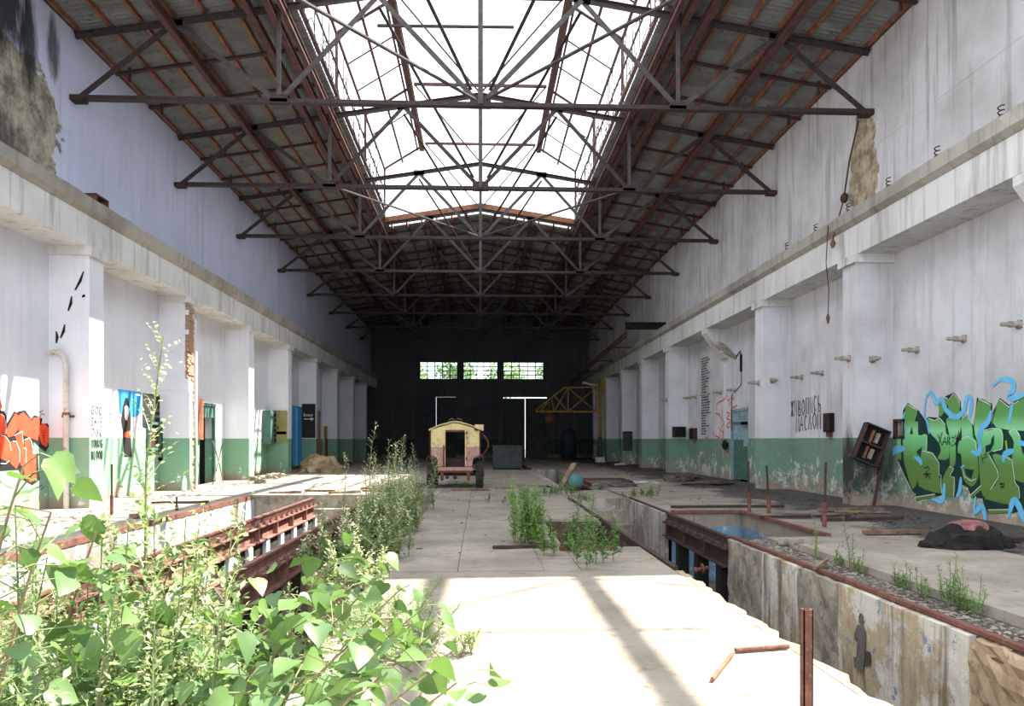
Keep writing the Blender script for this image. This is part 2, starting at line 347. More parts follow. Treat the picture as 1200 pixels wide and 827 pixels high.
rough_face(RP1, 30.1, 40, ZB, -.03, 'pit_grey', 1, .008, seed=10, th=.14)
rough_face(2.45, Y0, 10.0, ZB, -.06, 'rough_concrete', -1, .012, seed=11, th=.15)
rough_face(2.45, 15.0, RPY, ZB, -.06, 'pit_grey', -1, .008, seed=12, th=.15)
rough_face(2.7, 23.9, 40, ZB, -.0, 'pit_grey', -1, .008, seed=13, th=.4)
def ywall(x0, x1, y, th, mat, z0=ZB, z1=-.01, name='pit_wall'):
    a, b = sorted((y, y+th)); return MB().box(x0, x1, a, b, z0, z1).obj(name, mat, floor)
ywall(2.45, RP1, 20.7, .2, 'pit_grey', z1=-.04); ywall(2.45, RP1, 20.2, .49, 'rough_concrete', z1=-.33, name='pit_step'); ywall(2.45, RP1, 19.75, .44, 'rough_concrete', z1=-.66, name='pit_step')
ywall(2.7, RP1, 23.7, .2, 'pit_grey', z1=-.05); ywall(2.7, RP1, 40, .2, 'pit_grey')
# recesses under the right floor, blue painted
for (x0, x1, y0, y1) in REC:
    ywall(4.0, x1, y0-.2, .2, 'pit_blue', z1=-.3); ywall(4.0, x1, y1, .2, 'pit_blue', z1=-.3)
    MB().box(x1, x1+.2, y0-.2, y1+.2, ZB, -.3).obj('pit_wall', 'pit_blue', floor)
    for a, b in (((4.05, y1, .015), (x1, y1, .015)), ((x1, y0, .015), (x1, y1, .015))):
        MB().bar(a, b, .09, .06).obj('edge_iron', 'rust', floor)
# hole through the walkway
ywall(1.2, 2.3, 14.92, .03, 'brown_concrete', z1=-.05); ywall(.7, 2.3, 10.8, .24, 'rough_concrete', z1=-.31)
MB().box(.5, .74, 11, 15, ZB, -.31).obj('pit_wall', 'brown_concrete', floor)
ywall(1.2, 2.3, 26.4, .2, 'rough_concrete', z1=-.05); ywall(1.2, 2.3, 24.8, .2, 'rough_concrete', z1=-.31)
# left pit walls
for i, (y0, y1, m) in enumerate([(Y0, 9, 'pit_white'), (9, 12.4, 'pit_white'), (12.4, 13.6, 'pit_grey'), (13.6, 16, 'pit_white'), (16, 19.6, 'pit_white'), (19.6, 20.4, 'pit_grey'), (20.4, LPY, 'pit_white')]):
    rough_face(LP0, y0, y1, ZB, -.02, m, -1, .004, seed=20+i, th=.3)
rough_face(LP1, Y0, LPY, ZB, -.31, 'rough_concrete', 1, .02, seed=31, th=.3)
ywall(LP0, LP1, LPY, .3, 'rough_concrete', z1=-.02)
ywall(-4.9, -2.4, 21.1, .55, 'rough_concrete', z1=-.35, name='pit_step'); ywall(-4.9, -2.4, 20.5, .55, 'rough_concrete', z1=-.7, name='pit_step')
for a, b in ((8.0, 13.3), (13.4, 17.7), (17.8, 21.6)):
    MB().sweep((LP0, a, 0), (LP0, b, 0), [(-.09, 0), (0, 0), (0, -.09), (.012, -.09), (.012, .012), (-.09, .012)]).obj('edge_iron', 'rust', floor)
# broken lip along the walkway above the right pit
lip = MB(); rl = random.Random(5); yy = Y0
pr = []
while yy < 9.3: pr.append((2.3, yy, 2.44+rl.uniform(-.045, .03), -.035+rl.uniform(-.02, .012))); yy += .13
vs = []; fs = []
for i, (xa, y, xb, z) in enumerate(pr): vs += [(xa, y, .0), (xa+.05, y, z), (xb, y, z), (xb, y, -.3), (xa, y, -.3)]
for i in range(len(pr)-1):
    for k in range(4): fs.append((5*i+k, 5*i+k+1, 5*i+5+k+1, 5*i+5+k))
lip.add(vs, fs).obj('walkway_lip', 'plaster_rough', floor)
# fine litter nobody could count
def litter(name, label, cat, region, n, seed, mat, smin=.01, smax=.05, z=0, flat=.5):
    r = random.Random(seed); mb = MB()
    for _ in range(n):
        x, y = region(r); s = r.uniform(smin, smax); a = r.uniform(0, PI); l = s*r.uniform(.8, 3); ca, sa = math.cos(a), math.sin(a); h = s*r.uniform(.2, flat*1.5)
        q = [(x+ca*u*l-sa*v*s, y+sa*u*l+ca*v*s) for u, v in ((-1, -1), (1, -r.uniform(.3, 1)), (r.uniform(.5, 1), 1), (-1, r.uniform(.4, 1)))]
        mb.prism([(u, v, z+.008) for u, v in q], (r.uniform(-.3, .3)*s, r.uniform(-.3, .3)*s, h))
    return stuff(tag(mb.obj(name, mat), label, cat))
litter('gravel', 'dark cinders and loose grit spread over the floor beside the right wall', 'debris', lambda r: (8.75-abs(r.gauss(0, .9)), r.uniform(9, 60)), 2600, 2, 'dirt', .006, .028)
litter('gravel', 'crumbs of broken plaster along the foot of the left wall', 'debris', lambda r: (-8.75+abs(r.gauss(0, .7)), r.uniform(14, 58)), 1500, 3, 'rough_concrete', .006, .03)
litter('gravel', 'small stones and cinders between the right rail and the raised slab', 'debris', lambda r: (r.uniform(4.02, 4.5), r.uniform(3, 12)), 1500, 4, 'rough_concrete', .004, .016, -.04)
litter('gravel', 'rubble and crumbs at the bottom of the left pit', 'debris', lambda r: (r.uniform(-5.9, -1.6), r.uniform(2, 20)), 1500, 5, 'rough_concrete', .02, .07, ZB)
litter('gravel', 'crumbs and chips lying on the concrete walkway', 'debris', lambda r: (r.uniform(-1.1, .9), r.uniform(9, 26)), 50, 6, 'dirt', .004, .016)

# ------------------------------------------------------------------ walls
def wall_cells(sgn, x_in, th, ys, zs, holes):
    mb = MB()
    for i in range(len(ys)-1):
        for j in range(len(zs)-1):
            cy, cz = (ys[i]+ys[i+1])/2, (zs[j]+zs[j+1])/2
            if any(a < cy < b and c < cz < d for a, b, c, d in holes): continue
            a, b = sorted((sgn*x_in, sgn*(x_in+th))); mb.box(a, b, ys[i], ys[i+1], zs[j], zs[j+1])
    bm = bmesh.new(); me = mb.mesh('t', None); bm.from_mesh(me); bmesh.ops.remove_doubles(bm, verts=bm.verts, dist=1e-4)
    inner = {}
    for f in bm.faces:
        k = tuple(sorted(v.index for v in f.verts)); inner.setdefault(k, []).append(f)
    bmesh.ops.delete(bm, geom=[f for l in inner.values() if len(l) > 1 for f in l], context='FACES_ONLY')
    bmesh.ops.recalc_face_normals(bm, faces=bm.faces); bm.to_mesh(me); bm.free(); return me
HL = [(27.05, 28.75, -.3, 2.85), (43.2, 44.6, -.3, 2.9)]
HR = [(27.6, 29.6, -.3, 2.72), (24.25, 24.8, .73, 2.2), (17.32, 17.7, 1.62, 1.98), (54.6, 55.8, -.3, 2.2)]
def make_wall(sgn, name, mats, holes):
    ys = sorted({Y0, YEND, *[h[0] for h in holes], *[h[1] for h in holes]}); zs = sorted({-1.75, 6.0, *[h[2] for h in holes], *[h[3] for h in holes]})
    me = wall_cells(sgn, WX, .4, ys, zs, holes); me.name = name; me.materials.append(M[mats[0]])
    w = struct(put(name, me)); wl = w; w = sempty(name+'_upper')
    MB().box(min(sgn*(UX+.06), sgn*(UX+.3)), max(sgn*(UX+.06), sgn*(UX+.3)), Y0, YEND, 6.9, 11.25 if sgn > 0 else 11.15).obj('wall_core', mats[2], w)
    k = 0
    edges = [Y0, .1, 6.1]+[12.1+6*i for i in range(10)]; edges[-1] = YEND
    for i in range(len(edges)-1):
        for z0, z1 in ((6.95, 8.55), (8.55, 11.0)):
            a, b = sorted((sgn*(UX+rnd.uniform(-.006, .006)), sgn*(UX+.07)))
            MB().box(a, b, edges[i]+.005, edges[i+1]-.005, z0+.002, z1-.002).obj('wall_panel', mats[1], w)
    return wl
wall_left = make_wall(-1, 'wall_left', ('wall_left', 'upper_left', 'concrete'), HL)
wall_right = make_wall(1, 'wall_right', ('wall_right', 'upper_right', 'concrete'), HR)
# crane beams: trim_1 left, trim_2 right
def crane_beam(sgn, name):
    t = sempty(name); e = [Y0, .1, 6.1]+[12.1+6*i for i in range(10)]; e[-1] = YEND
    for i in range(len(e)-1):
        a, b = sorted((sgn*PXI, sgn*WX)); MB().box(a, b, e[i]+.004, e[i+1]-.004, 5.92, 6.62).obj('beam_section', 'beam', t)
        r = random.Random(i*7+(sgn > 0)); n = 24; mb = MB(); vs = []; fs = []
        for k in range(n+1):          # weathered ledge with chipped edge
            y = e[i]+.004+(e[i+1]-e[i]-.008)*k/n; c = abs(r.gauss(0, .012)); d = abs(r.gauss(0, .012))
            vs += [(sgn*WX, y, 6.62), (sgn*(PXI-.02), y, 6.62), (sgn*(PXI-.13), y, 6.72), (sgn*(PXI-.14+c), y, 6.99-d), (sgn*(PXI-.05), y, 7.02-d*.6), (sgn*WX, y, 7.0)]
        for k in range(n):
            for m in range(6): fs.append((6*k+m, 6*k+(m+1) % 6, 6*k+6+(m+1) % 6, 6*k+6+m))
        fs += [tuple(range(6)), tuple(range(6*n, 6*n+6))]
        mb.add(vs, fs).obj('ledge', 'ledge', t)
    return t
crane_beam(-1, 'trim_1'); crane_beam(1, 'trim_2')
# pillars
PY = [12.1+6*i for i in range(9)]
def pillar(sgn, y, label, mat, group=None, brick=False):
    p = thing('pillar', label, 'pillar', (sgn*(PXI+WX)/2, y, 0), 0, group); hx = (WX-PXI)/2; e = .09
    if not brick:
        MB().box(-hx, hx, -.33, .33, -.3, 5.72).obj('shaft', mat, p)
    else:       # plaster core cut back at the corner facing the hall
        MB().box(-hx, hx-.14, -.33, .33, -.3, 5.72).obj('shaft', mat, p)
        MB().box(hx-.14, hx, -.33, -.12, -.3, 3.3).obj('shaft', mat, p)
        MB().box(hx-.14, hx, .2, .33, -.3, 5.3).obj('shaft', mat, p)
        r = random.Random(9); bk = MB().box(-.06, .06, -.12, .12, -.034, .034).mesh('brick', 'brick')
        for c in range(70):
            z = .05+c*.08
            if z > 5.65: break
            for j in range(2 if z < 3.3 else 2):
                put('brick', bk, p, (hx-.1-abs(r.gauss(0, .03)), (.04 if z < 3.3 else -.2+j*.25)+r.uniform(-.02, .02)+(0 if c % 2 else .06), z), (r.uniform(-.05, .05), 0, r.uniform(-.06, .06)))
                if z < 3.3: break
        MB().box(-hx, hx-.02, -.36, -.33, 3.05, 3.4).obj('plaster_band', 'pillar_left', p)
        MB().box(-hx, hx-.02, -.35, -.33, 4.75, 4.9).obj('plaster_band', 'pillar_left', p)
        MB().box(-hx, hx-.02, -.35, -.33, 5.35, 5.5).obj('plaster_band', 'pillar_left', p)
    a, b = (-hx, hx+e) if sgn < 0 else (-hx-e, hx)
    MB().box(a, b, -.33-e, .33+e, 5.72, 5.92).obj('cap', 'beam', p); return p
LG, RG = 'plain pillars along the left wall', 'plain pillars along the right wall'
for i, y in enumerate(PY):
    lab = {1: 'white and green pillar with a rusty drainpipe and handwritten slogan on its face', 3: None, 4: 'pillar of the left wall carrying an olive metal panel', 5: 'pillar of the left wall painted black with a white arrow'}
    if i == 2: pillar(-1, y, 'pillar of the left wall with crumbled corner baring orange bricks', 'pillar_left', brick=True)
    elif lab.get(i): pillar(-1, y, lab[i], 'pillar_left')
    else: pillar(-1, y, 'plain white concrete pillar with green base against the left wall', 'pillar_left', LG)
    if i in (0, 3):
        c = thing('corbel', 'sloping concrete corbel under the right beam above the printed list' if i else 'sloping concrete corbel under the right beam next to the green graffiti', 'corbel', (WX, y, 0))
        MB().prism([(-.002, -.33, 4.75), (-.14, -.33, 4.75), (PXI-WX, -.33, 5.75), (PXI-WX, -.33, 5.915), (-.002, -.33, 5.915)], (0, .66, 0)).obj('bracket', 'beam', c); MB().box(-.006, 0, -.33, .33, 0, 4.75).obj('pilaster', 'pillar_right', c)
    elif i == 1: pillar(1, y, 'white pillar with soot-blackened base beside the green graffiti', 'pillar_soot')
    else: pillar(1, y, 'plain white concrete pillar with flaking green base against the right wall', 'pillar_right', RG)
# back wall with openings
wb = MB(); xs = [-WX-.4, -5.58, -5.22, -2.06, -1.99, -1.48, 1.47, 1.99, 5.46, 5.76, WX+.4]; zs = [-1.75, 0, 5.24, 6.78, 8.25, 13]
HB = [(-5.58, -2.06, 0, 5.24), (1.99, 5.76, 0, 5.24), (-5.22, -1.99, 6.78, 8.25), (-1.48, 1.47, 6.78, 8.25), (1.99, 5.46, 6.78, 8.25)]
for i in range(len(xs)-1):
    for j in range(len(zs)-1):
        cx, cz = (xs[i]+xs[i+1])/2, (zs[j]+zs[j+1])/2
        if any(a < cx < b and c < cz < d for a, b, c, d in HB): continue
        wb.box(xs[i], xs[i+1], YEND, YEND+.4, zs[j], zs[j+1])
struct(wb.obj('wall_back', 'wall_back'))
for k, (a, b, z0, z1) in enumerate(HB[2:]):
    w = sempty('window_%d' % (k+1)); fr = MB()
    for i in range(6): x = a+(b-a)*i/5; fr.box(x-.035, x+.035, YEND+.1, YEND+.2, z0, z1)
    for j in range(5): z = z0+(z1-z0)*j/4; fr.box(a, b, YEND+.1, YEND+.2, z-.03, z+.03)
    fr.obj('window_frame', 'dark', w); r = random.Random(k)
    for i in range(5):
        for j in range(4):
            if r.random() < .12: continue
            MB().box(a+(b-a)*i/5+.03, a+(b-a)*(i+1)/5-.03, YEND+.145, YEND+.153, z0+(z1-z0)*j/4+.025, z0+(z1-z0)*(j+1)/4-.025).obj('pane', 'glass', w)
for k, (a, b) in enumerate(((-5.58, -2.06), (1.99, 5.76))):
    d = sempty('door_%d' % (k+1)); m = (a+b)/2; g = .02 if k == 0 else .05
    for x0, x1, top in ((a, m-g/2, 5.24 if k == 0 else 5.12), (m+g/2, b, 5.22 if k == 0 else 5.14)):
        lf = MB().box(x0, x1, YEND+.12, YEND+.2, -.01, top).obj('door_leaf', 'door_grey', d)
        for z in (.5, 1.8, 3.1, 4.4): MB().box(x0+.05, x1-.05, YEND+.08, YEND+.12, z, z+.12).obj('rib', 'door_grey', lf)
# ground and trees outside the windows
struct(MB().box(-60, 60, YEND+.4, YEND+60, -.3, -.02).obj('floor_outside', 'soil'))

# ------------------------------------------------------------------ roof
def zc(x): return 12.33-.16*abs(x)
roof = sempty('ceiling')
RY0, RYM = 11.6, 36.3
OPL, OPR = 4.5, 4.5
def sheet_mesh(xa, xb, sgn, name, width=2.06):
    n = int(width/.15)*4; vs = []; fs = []; xsn = [xa, (xa+xb)/2, xb]
    for x in xsn:
        for k in range(n+1): vs.append((sgn*x, width*k/n, zc(x)+.27+.042*math.sin(PI/2*k)))
    for i in range(2):
        for k in range(n): a = i*(n+1)+k; fs.append((a, a+1, a+n+2, a+n+1))
    me = MB().add(vs, fs).mesh(name, 'roof_sheet', False); return me
sL = sheet_mesh(9.5, OPL-.1, -1, 'roof_sheet'); sR = sheet_mesh(9.5, OPR-.1, 1, 'roof_sheet')
fL = sheet_mesh(9.5, 0, -1, 'roof_sheet'); fR = sheet_mesh(9.5, 0, 1, 'roof_sheet')
y = RY0
while y < YEND:
    a, b = (sL, sR) if y < RYM-.5 else (fL, fR)
    put('roof_sheet', a, roof, (0, y, rnd.uniform(0, .012))); put('roof_sheet', b, roof, (0, y, rnd.uniform(0, .012))); y += 2.0
for sgn in (-1, 1):
    op = OPL if sgn < 0 else OPR
    x = 9.3
    while x > .3:
        y0, y1 = RY0, YEND
        if x < op+.1: y0 = RYM
        MB().bar((sgn*x, y0, zc(x)+.19), (sgn*x, y1, zc(x)+.19), .07, .09).obj('batten', 'timber', roof); x -= .72
    y = 14.1
    while y < YEND-1:
        if abs((y-12.1) % 6) > .1:
            xe = op if y < RYM else 0
            MB().angle((sgn*9.35, y, zc(9.35)+.06), (sgn*xe, y, zc(xe)+.06), .11, .08, t=.02).obj('rafter', 'rust_dark', roof)
            for xx in (7.1, 5.3): MB().bar((sgn*xx, y, zc(xx)-.22), (sgn*xx, y, zc(xx)+.06), .06).obj('stub_post', 'rust_dark', roof)
            MB().bar((sgn*9.0, y, zc(9)-.15), (sgn*9.0, y, zc(9)+.2), .06).obj('stub_post', 'rust_dark', roof)
        y += 2
    for xx, w, h, mt in ((7.1, .14, .24, 'red_oxide'), (op+.3, .16, .2, 'red_oxide'), (op+.75, .14, .22, 'red_oxide'), (op+.02, .1, .22, 'red_oxide')):
        MB().ibeam((sgn*xx, RY0, zc(xx)-.16), (sgn*xx, YEND, zc(xx)-.16), w, h).obj('purlin', mt, roof)
    MB().ibeam((sgn*2.4, RYM, zc(2.4)-.16), (sgn*2.4, YEND, zc(2.4)-.16), .14, .24).obj('purlin', 'red_oxide', roof)
fp = [(-OPL, zc(OPL)), (0, zc(0)), (OPR, zc(OPR)), (OPR, zc(OPR)+.36), (0, zc(0)+.36), (-OPL, zc(OPL)+.36)]
MB().prism([(x, RYM-.12, z) for x, z in fp], (0, .06, 0)).obj('fascia', 'timber', roof)

# trusses, each a thing of separate steel members
TG = 'roof trusses spanning the hall'
TL = {6: 'over the unroofed bay', 12: 'above the corbel next to the green graffiti', 18: 'above the slogan pillar and the sooty pillar', 24: 'above the pillar with bared bricks', 30: 'above the corbel over the printed list', 36: 'where the open skylight ends', 42: 'above the black arrow sign pillar', 48: 'above the dark metal notice panel', 54: 'above the yellow jib crane', 60: 'closest to the dark back wall'}
def truss(y, k):
    t = thing('roof_truss', 'rusty steel roof truss '+TL[int(y)], 'truss', (0, y, 9.43), 0, TG)
    zb = 0; T = lambda x: (x, 0, zc(x)-9.43); B = lambda x: (x, 0, 0); mt = 'steel_brown'; jb = lambda: rnd.uniform(-.012, .012)
    MB().angle((-9.33, 0, -.06), (9.33, 0, -.06), .17, .13).obj('bottom_chord', mt, t)
    for s in (-1, 1):
        MB().angle((s*9.33, 0, T(9.33)[2]+.06), (0, 0, T(0)[2]+.06), .17, -.13).obj('top_chord', mt, t)
        for a, b, w in ((B(s*9.25), T(s*7.1), .13), (T(s*7.1), B(s*4.7), .12), (B(s*4.7), T(s*2.4), .12), (T(s*2.4), B(0), .12)):
            a = Vector(a); b = Vector(b); a.y = b.y = s*.0+jb(); MB().angle(a, b, w, .09, up=(0, 1, 0)).obj('diagonal', mt if w > .12 else 'steel_grey' if k % 2 else mt, t)
        MB().angle(B(s*4.7), T(s*4.7), .1, .08, up=(0, 1, 0)).obj('post', 'steel_grey', t)
        for x in (4.7, 7.1, 2.4):
            z = 0 if x == 4.7 else T(x)[2]
            MB().box(s*x-.2, s*x+.2, -.008, .008, z-.1 if x != 4.7 else -.08, z+.12 if x != 4.7 else .16).obj('gusset_plate', mt, t)
        MB().box(min(s*9.1, s*9.4), max(s*9.1, s*9.4), -.14, .14, -.1, .02).obj('bearing_plate', 'rust_dark', t)
    MB().ibeam((0, 0, 0), T(0), .12, .12, .015, up=(0, 1, 0)).obj('post', 'steel_grey', t)
    MB().box(-.25, .25, -.01, .01, -.1, .22).obj('gusset_plate', mt, t)
    return t
for k in range(10):
    if 12.1+6*k < YEND-.5: truss(12.1+6*k, k)
truss(6.1, 0)
# horizontal and cross bracing between trusses
for k in range(4):
    y = 12.1+6*k
    for s in (-1, 1):
        if k % 2 == 0:
            b = MB().angle((s*4.7, y+.1, 9.47), (s*.12, y+5.85, 9.47), .08, .06).obj('tie_bar', 'steel_grey'); tag(b, 'thin slanting tie bar between the bottom chords of two roof trusses', 'steel bar', 'tie bars between trusses')
        b = MB().angle((s*2.4, y+.1, zc(2.4)-.2), (s*.22, y+5.85, 9.7), .08, .06).obj('tie_bar', 'steel_brown'); tag(b, 'thin steel bar rising from a bottom chord to the next truss', 'steel bar', 'rising tie bars between trusses')
# skylight monitor: bare frames over the central opening
mon = thing('skylight_monitor', 'stripped steel skylight frame over the open centre of the roof', 'skylight', (0, 0, 12))
zm = lambda z: z-12
for k in range(5):
    y = 12.1+6*k
    for s in (-1, 1):
        e = OPL if s < 0 else OPR; e -= .02
        MB().angle((s*e, y, zm(11.7)), (s*e, y, zm(14.2)), .1, .08, up=(0, 1, 0)).obj('frame_post', 'red_oxide', mon)
        MB().angle((s*e, y, zm(14.2)), (s*2.72, y, zm(15.3)), .1, .08, up=(0, 1, 0)).obj('frame_rafter', 'red_oxide', mon)
        MB().angle((s*2.55, y, zm(15.38)), (0, y, zm(12.4)), .055, .05, up=(0, 1, 0)).obj('frame_brace', 'steel_brown', mon)
    MB().bar((-2.6, y, zm(15.42)), (2.6, y, zm(15.42)), .1, .1).obj('cross_bar', 'red_oxide', mon)
for s in (-1, 1):
    e = (OPL if s < 0 else OPR)-.02
    MB().ibeam((s*2.75, RY0, zm(15.25)), (s*2.75, RYM, zm(15.25)), .22, .26, .03).obj('ridge_rail', 'red_oxide', mon)
    for x, z, w in ((2.95, 15.16, .07), (3.65, 14.6, .08), (e, 14.2, .08), (e, 12.3, .1), (e, 13.2, .05)):
        MB().bar((s*x, RY0, zm(z)), (s*x, RYM, zm(z)), w).obj('rail', 'red_oxide', mon)
    r = random.Random(40+s); y = RY0+.4
    while y < RYM:         # glazing bars, wavy broken putty edges left on the frame
        if r.random() < .72:
            z1 = 14.2 if r.random() < .6 else r.uniform(13, 14)
            pts = [(s*(e+r.uniform(-.03, .03)), y+r.uniform(-.03, .03), zm(12.2+(z1-12.2)*i/5)) for i in range(6)]
            MB().tube(pts, .016, 4).obj('glazing_bar', 'rust_dark', mon)
        y += .5
    y = 14.1
    while y < RYM:
        if r.random() < .75: MB().bar((s*e, y, zm(14.2)), (s*2.75, y, zm(15.3)), .04).obj('glazing_bar', 'rust_dark', mon)
        y += 2
    pts = []
    for i in range(120):
        yy = RY0+(RYM-RY0)*i/119; pts.append((s*(e-.04+r.uniform(-.04, .04)), yy, zm(12.42+.1*math.sin(yy*5)+r.uniform(-.08, .1))))
    MB().tube(pts, .014, 4).obj('torn_wire_mesh', 'rust_dark', mon)
    pts = [(p[0], p[1], p[2]+.7+.2*math.sin(p[1]*3.3)) for p in pts]; MB().tube(pts, .012, 4).obj('torn_wire_mesh', 'rust_dark', mon)
br = MB().bar((-3.2, 24.0, 14.4), (1.1, 25.5, 15.25), .09, .07).obj('loose_bar', 'steel_brown'); tag(br, 'bent loose bar lying across the skylight opening', 'steel bar')
# open bay at the near end: purlins and bracing still span between its trusses, decking gone
bay = thing('bare_roof_bay', 'bare steel purlins and braces bridging the unroofed bay above the walkway', 'roof frame', (7, 8.8, 11.3))
for nm, a, b, w in (('purlin', (6.62, 6.1, 11.45), (6.62, 11.6, 11.45), .17), ('purlin', (8.15, 6.1, 11.25), (8.15, 11.6, 11.25), .17), ('brace', (9.3, 9.15, 11.05), (5.2, 9.15, 11.7), .05), ('brace', (6.62, 9.9, 11.45), (8.15, 11.6, 11.3), .05), ('brace', (8.15, 11.5, 11.25), (9.3, 10.9, 11.1), .05), ('brace', (4.6, 6.3, 11.7), (6.62, 8.2, 11.5), .07)):
    q = Vector((7, 8.8, 11.3)); MB().bar(Vector(a)-q, Vector(b)-q, w).obj(nm, 'steel_brown', bay)

# ------------------------------------------------------------------ rails and their supports
RAILP = [(-.065, 0), (.065, 0), (.065, .015), (.012, .035), (.012, .125), (.036, .14), (.036, .175), (-.036, .175), (-.036, .14), (-.012, .125), (-.012, .035), (-.065, .015)]
def rail(x, y0, y1, top, label, beam=None, mat='rust', posts=()):
    t = thing('rail', label, 'rail', (x, (y0+y1)/2, top-.175)); h = (y1-y0)/2; yc = (y0+y1)/2
    MB().sweep((0, -h, 0), (0, h, 0), RAILP).obj('rail_section', mat, t)
    if beam:
        b0, b1, bmat = beam
        MB().ibeam((0, b0-yc, -.16), (0, b1-yc, -.16), .24, .31, .03).obj('support_beam', bmat, t)
        cm = MB().box(-.12, .12, -.05, .05, .0, .022).lathe((.09, 0, .0), (0, 0, 1), [(0, .028), (.05, .028), (.05, .012), (.075, .012)], 6).lathe((-.09, 0, .0), (0, 0, 1), [(0, .028), (.05, .028), (.05, .012), (.075, .012)], 6).mesh('clip', mat)
        bk = MB().box(-.115, .115, -.02, .02, -.3, -.02).mesh('stiffener', bmat)
        y = b0+.2
        while y < b1:
            put('clip', cm, t, (0, y-yc, .003)); n_st = locals().get('n_st', 0)+1; put('stiffener', bk, t, (0, y-yc, 0)) if n_st % 3 == 0 else None; y += .45
        pm_ = MB().box(-.1, .1, -.13, .13, ZB-(top-.175), -.32).mesh('post', posts[1]) if posts else None
        if posts:
            y = b0+.3
            pn_ = MB().box(-.03, .03, .14, posts[0]-.14, ZB-(top-.175)+.02, -.33).mesh('infill_panel', 'dark_plank')
            while y < b1:
                put('post', pm_, t, (0, y-yc, 0))
                if posts[1] != 'dark' and y+posts[0] < b1: put('infill_panel', pn_, t, (0, y-yc, 0))
                y += posts[0]
    return t
rail(-4.4, .5, 20.4, .03, 'rusty rail on posts over the left pit, the one nearer the left wall', (.5, 20.4, 'rust_pale'), 'rust_pale', (1.15, 'pit_white'))
rail(-2.85, .5, 20.9, .03, 'rusty rail on posts over the left pit, the one nearer the walkway', (.5, 20.9, 'rust_pale'), 'rust_pale', (1.15, 'rough_concrete'))
rail(4.03, Y0, 12.05, .02, 'worn rail along the top of the painted pit wall'); 
rail(3.98, 12.1, 16.2, .0, 'rusty rail bridging the blue recess on dark posts', (12.1, 16.2, 'rust_dark'), 'rust_dark', (1.3, 'dark'))
rail(4.03, 16.25, 20.6, .0, 'rail on the grey pit wall beyond the blue recess', mat='rust_dark')
rail(2.38, 9.3, 14.9, .0, 'rail along the walkway edge beside the floor hole', (10.9, 14.9, 'rust_dark'), 'rust_dark')
rail(2.38, 15.0, 20.6, .0, 'rail along the walkway edge beyond the floor hole', mat='rust_dark')
rail(3.98, 27.25, 30.05, .0, 'short rusty rail crossing the far blue recess', (27.25, 30.05, 'rust'), 'rust')
# valve on a recess post
v = MB().lathe((3.86, 12.9, -.62), (-1, 0, -.2), [(0, .03), (.08, .03), (.08, .09), (.11, .09), (.11, .03), (.2, .03), (.2, .06), (.24, .05)], 12).obj('valve', 'rust'); tag(v, 'round rusty valve on the post under the bridging rail', 'valve')

# ------------------------------------------------------------------ dark boxes added behind openings to block daylight; doors, small windows
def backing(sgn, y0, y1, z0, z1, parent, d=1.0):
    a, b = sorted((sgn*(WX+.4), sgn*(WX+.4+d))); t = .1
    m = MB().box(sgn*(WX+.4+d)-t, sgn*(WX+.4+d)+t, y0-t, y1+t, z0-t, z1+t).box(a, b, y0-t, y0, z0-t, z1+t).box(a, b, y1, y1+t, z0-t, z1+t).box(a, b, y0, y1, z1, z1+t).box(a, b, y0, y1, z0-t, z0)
    m.obj('dark_box', 'dark', parent)  # added shell, coloured dark in place of unlit space behind the wall
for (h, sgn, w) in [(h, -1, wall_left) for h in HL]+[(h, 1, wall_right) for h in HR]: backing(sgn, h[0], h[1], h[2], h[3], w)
def wall_door(n, sgn, y0, y1, ztop, leafmat_, ajar, transom=None):
    d = sempty('door_%d' % n); x = sgn*(WX+.06); w = y1-y0
    MB().box(x-.05, x+.05, y0, y0+.09, 0, ztop).box(x-.05, x+.05, y1-.09, y1, 0, ztop).box(x-.05, x+.05, y0, y1, ztop-.09, ztop).obj('door_frame', leafmat_, d)
    hinge = put('door_leaf', MB().box(-.02, .02, -w+.2 if sgn > 0 else 0, 0 if sgn > 0 else w-.2, .03, ztop-.6).mesh('door_leaf', leafmat_), d, (x+sgn*.05, y1-.1 if sgn > 0 else y0+.1, 0), (0, 0, ajar))
    MB().box(x-.01, x+.01, y0+.09, y1-.09, ztop-.5, ztop-.09).obj('transom', transom or leafmat_, d)
    MB().box(-.035, -.02, -w*.5, -w*.5+.4, 1.3, 1.9).obj('panel', leafmat_, hinge) if sgn > 0 else None
    if sgn > 0: MB().box(-.03, -.02, -w+.22, -.02, .05, 1.55).obj('lower_panel', 'door_green', hinge)
    return d
wall_door(3, -1, 27.05, 28.75, 2.85, 'door_green', .35)
wall_door(4, 1, 27.6, 29.6, 2.72, 'door_blue', .35)
wall_door(5, -1, 43.2, 44.6, 2.9, 'door_blue', .2)
w = sempty('window_4'); X = WX+.04
MB().box(X-.06, X+.06, 24.2, 24.28, .68, 2.25).box(X-.06, X+.06, 24.77, 24.85, .68, 2.25).box(X-.06, X+.06, 24.2, 24.85, .68, .76).box(X-.06, X+.06, 24.2, 24.85, 2.17, 2.25).box(X-.04, X+.04, 24.2, 24.85, 1.55, 1.61).obj('window_frame', 'door_green', w)
MB().box(X+.1, X+.12, 24.28, 24.77, .76, 2.17).obj('board', 'plank', w)
w = sempty('window_5')
MB().box(X-.06, X+.03, 17.27, 17.33, 1.57, 2.03).box(X-.06, X+.03, 17.69, 17.75, 1.57, 2.03).box(X-.06, X+.03, 17.27, 17.75, 1.97, 2.03).box(X-.06, X+.03, 17.27, 17.75, 1.57, 1.63).obj('window_frame', 'rust_dark', w)
MB().box(X+.05, X+.07, 17.33, 17.69, 1.63, 1.97).obj('board', 'concrete', w)

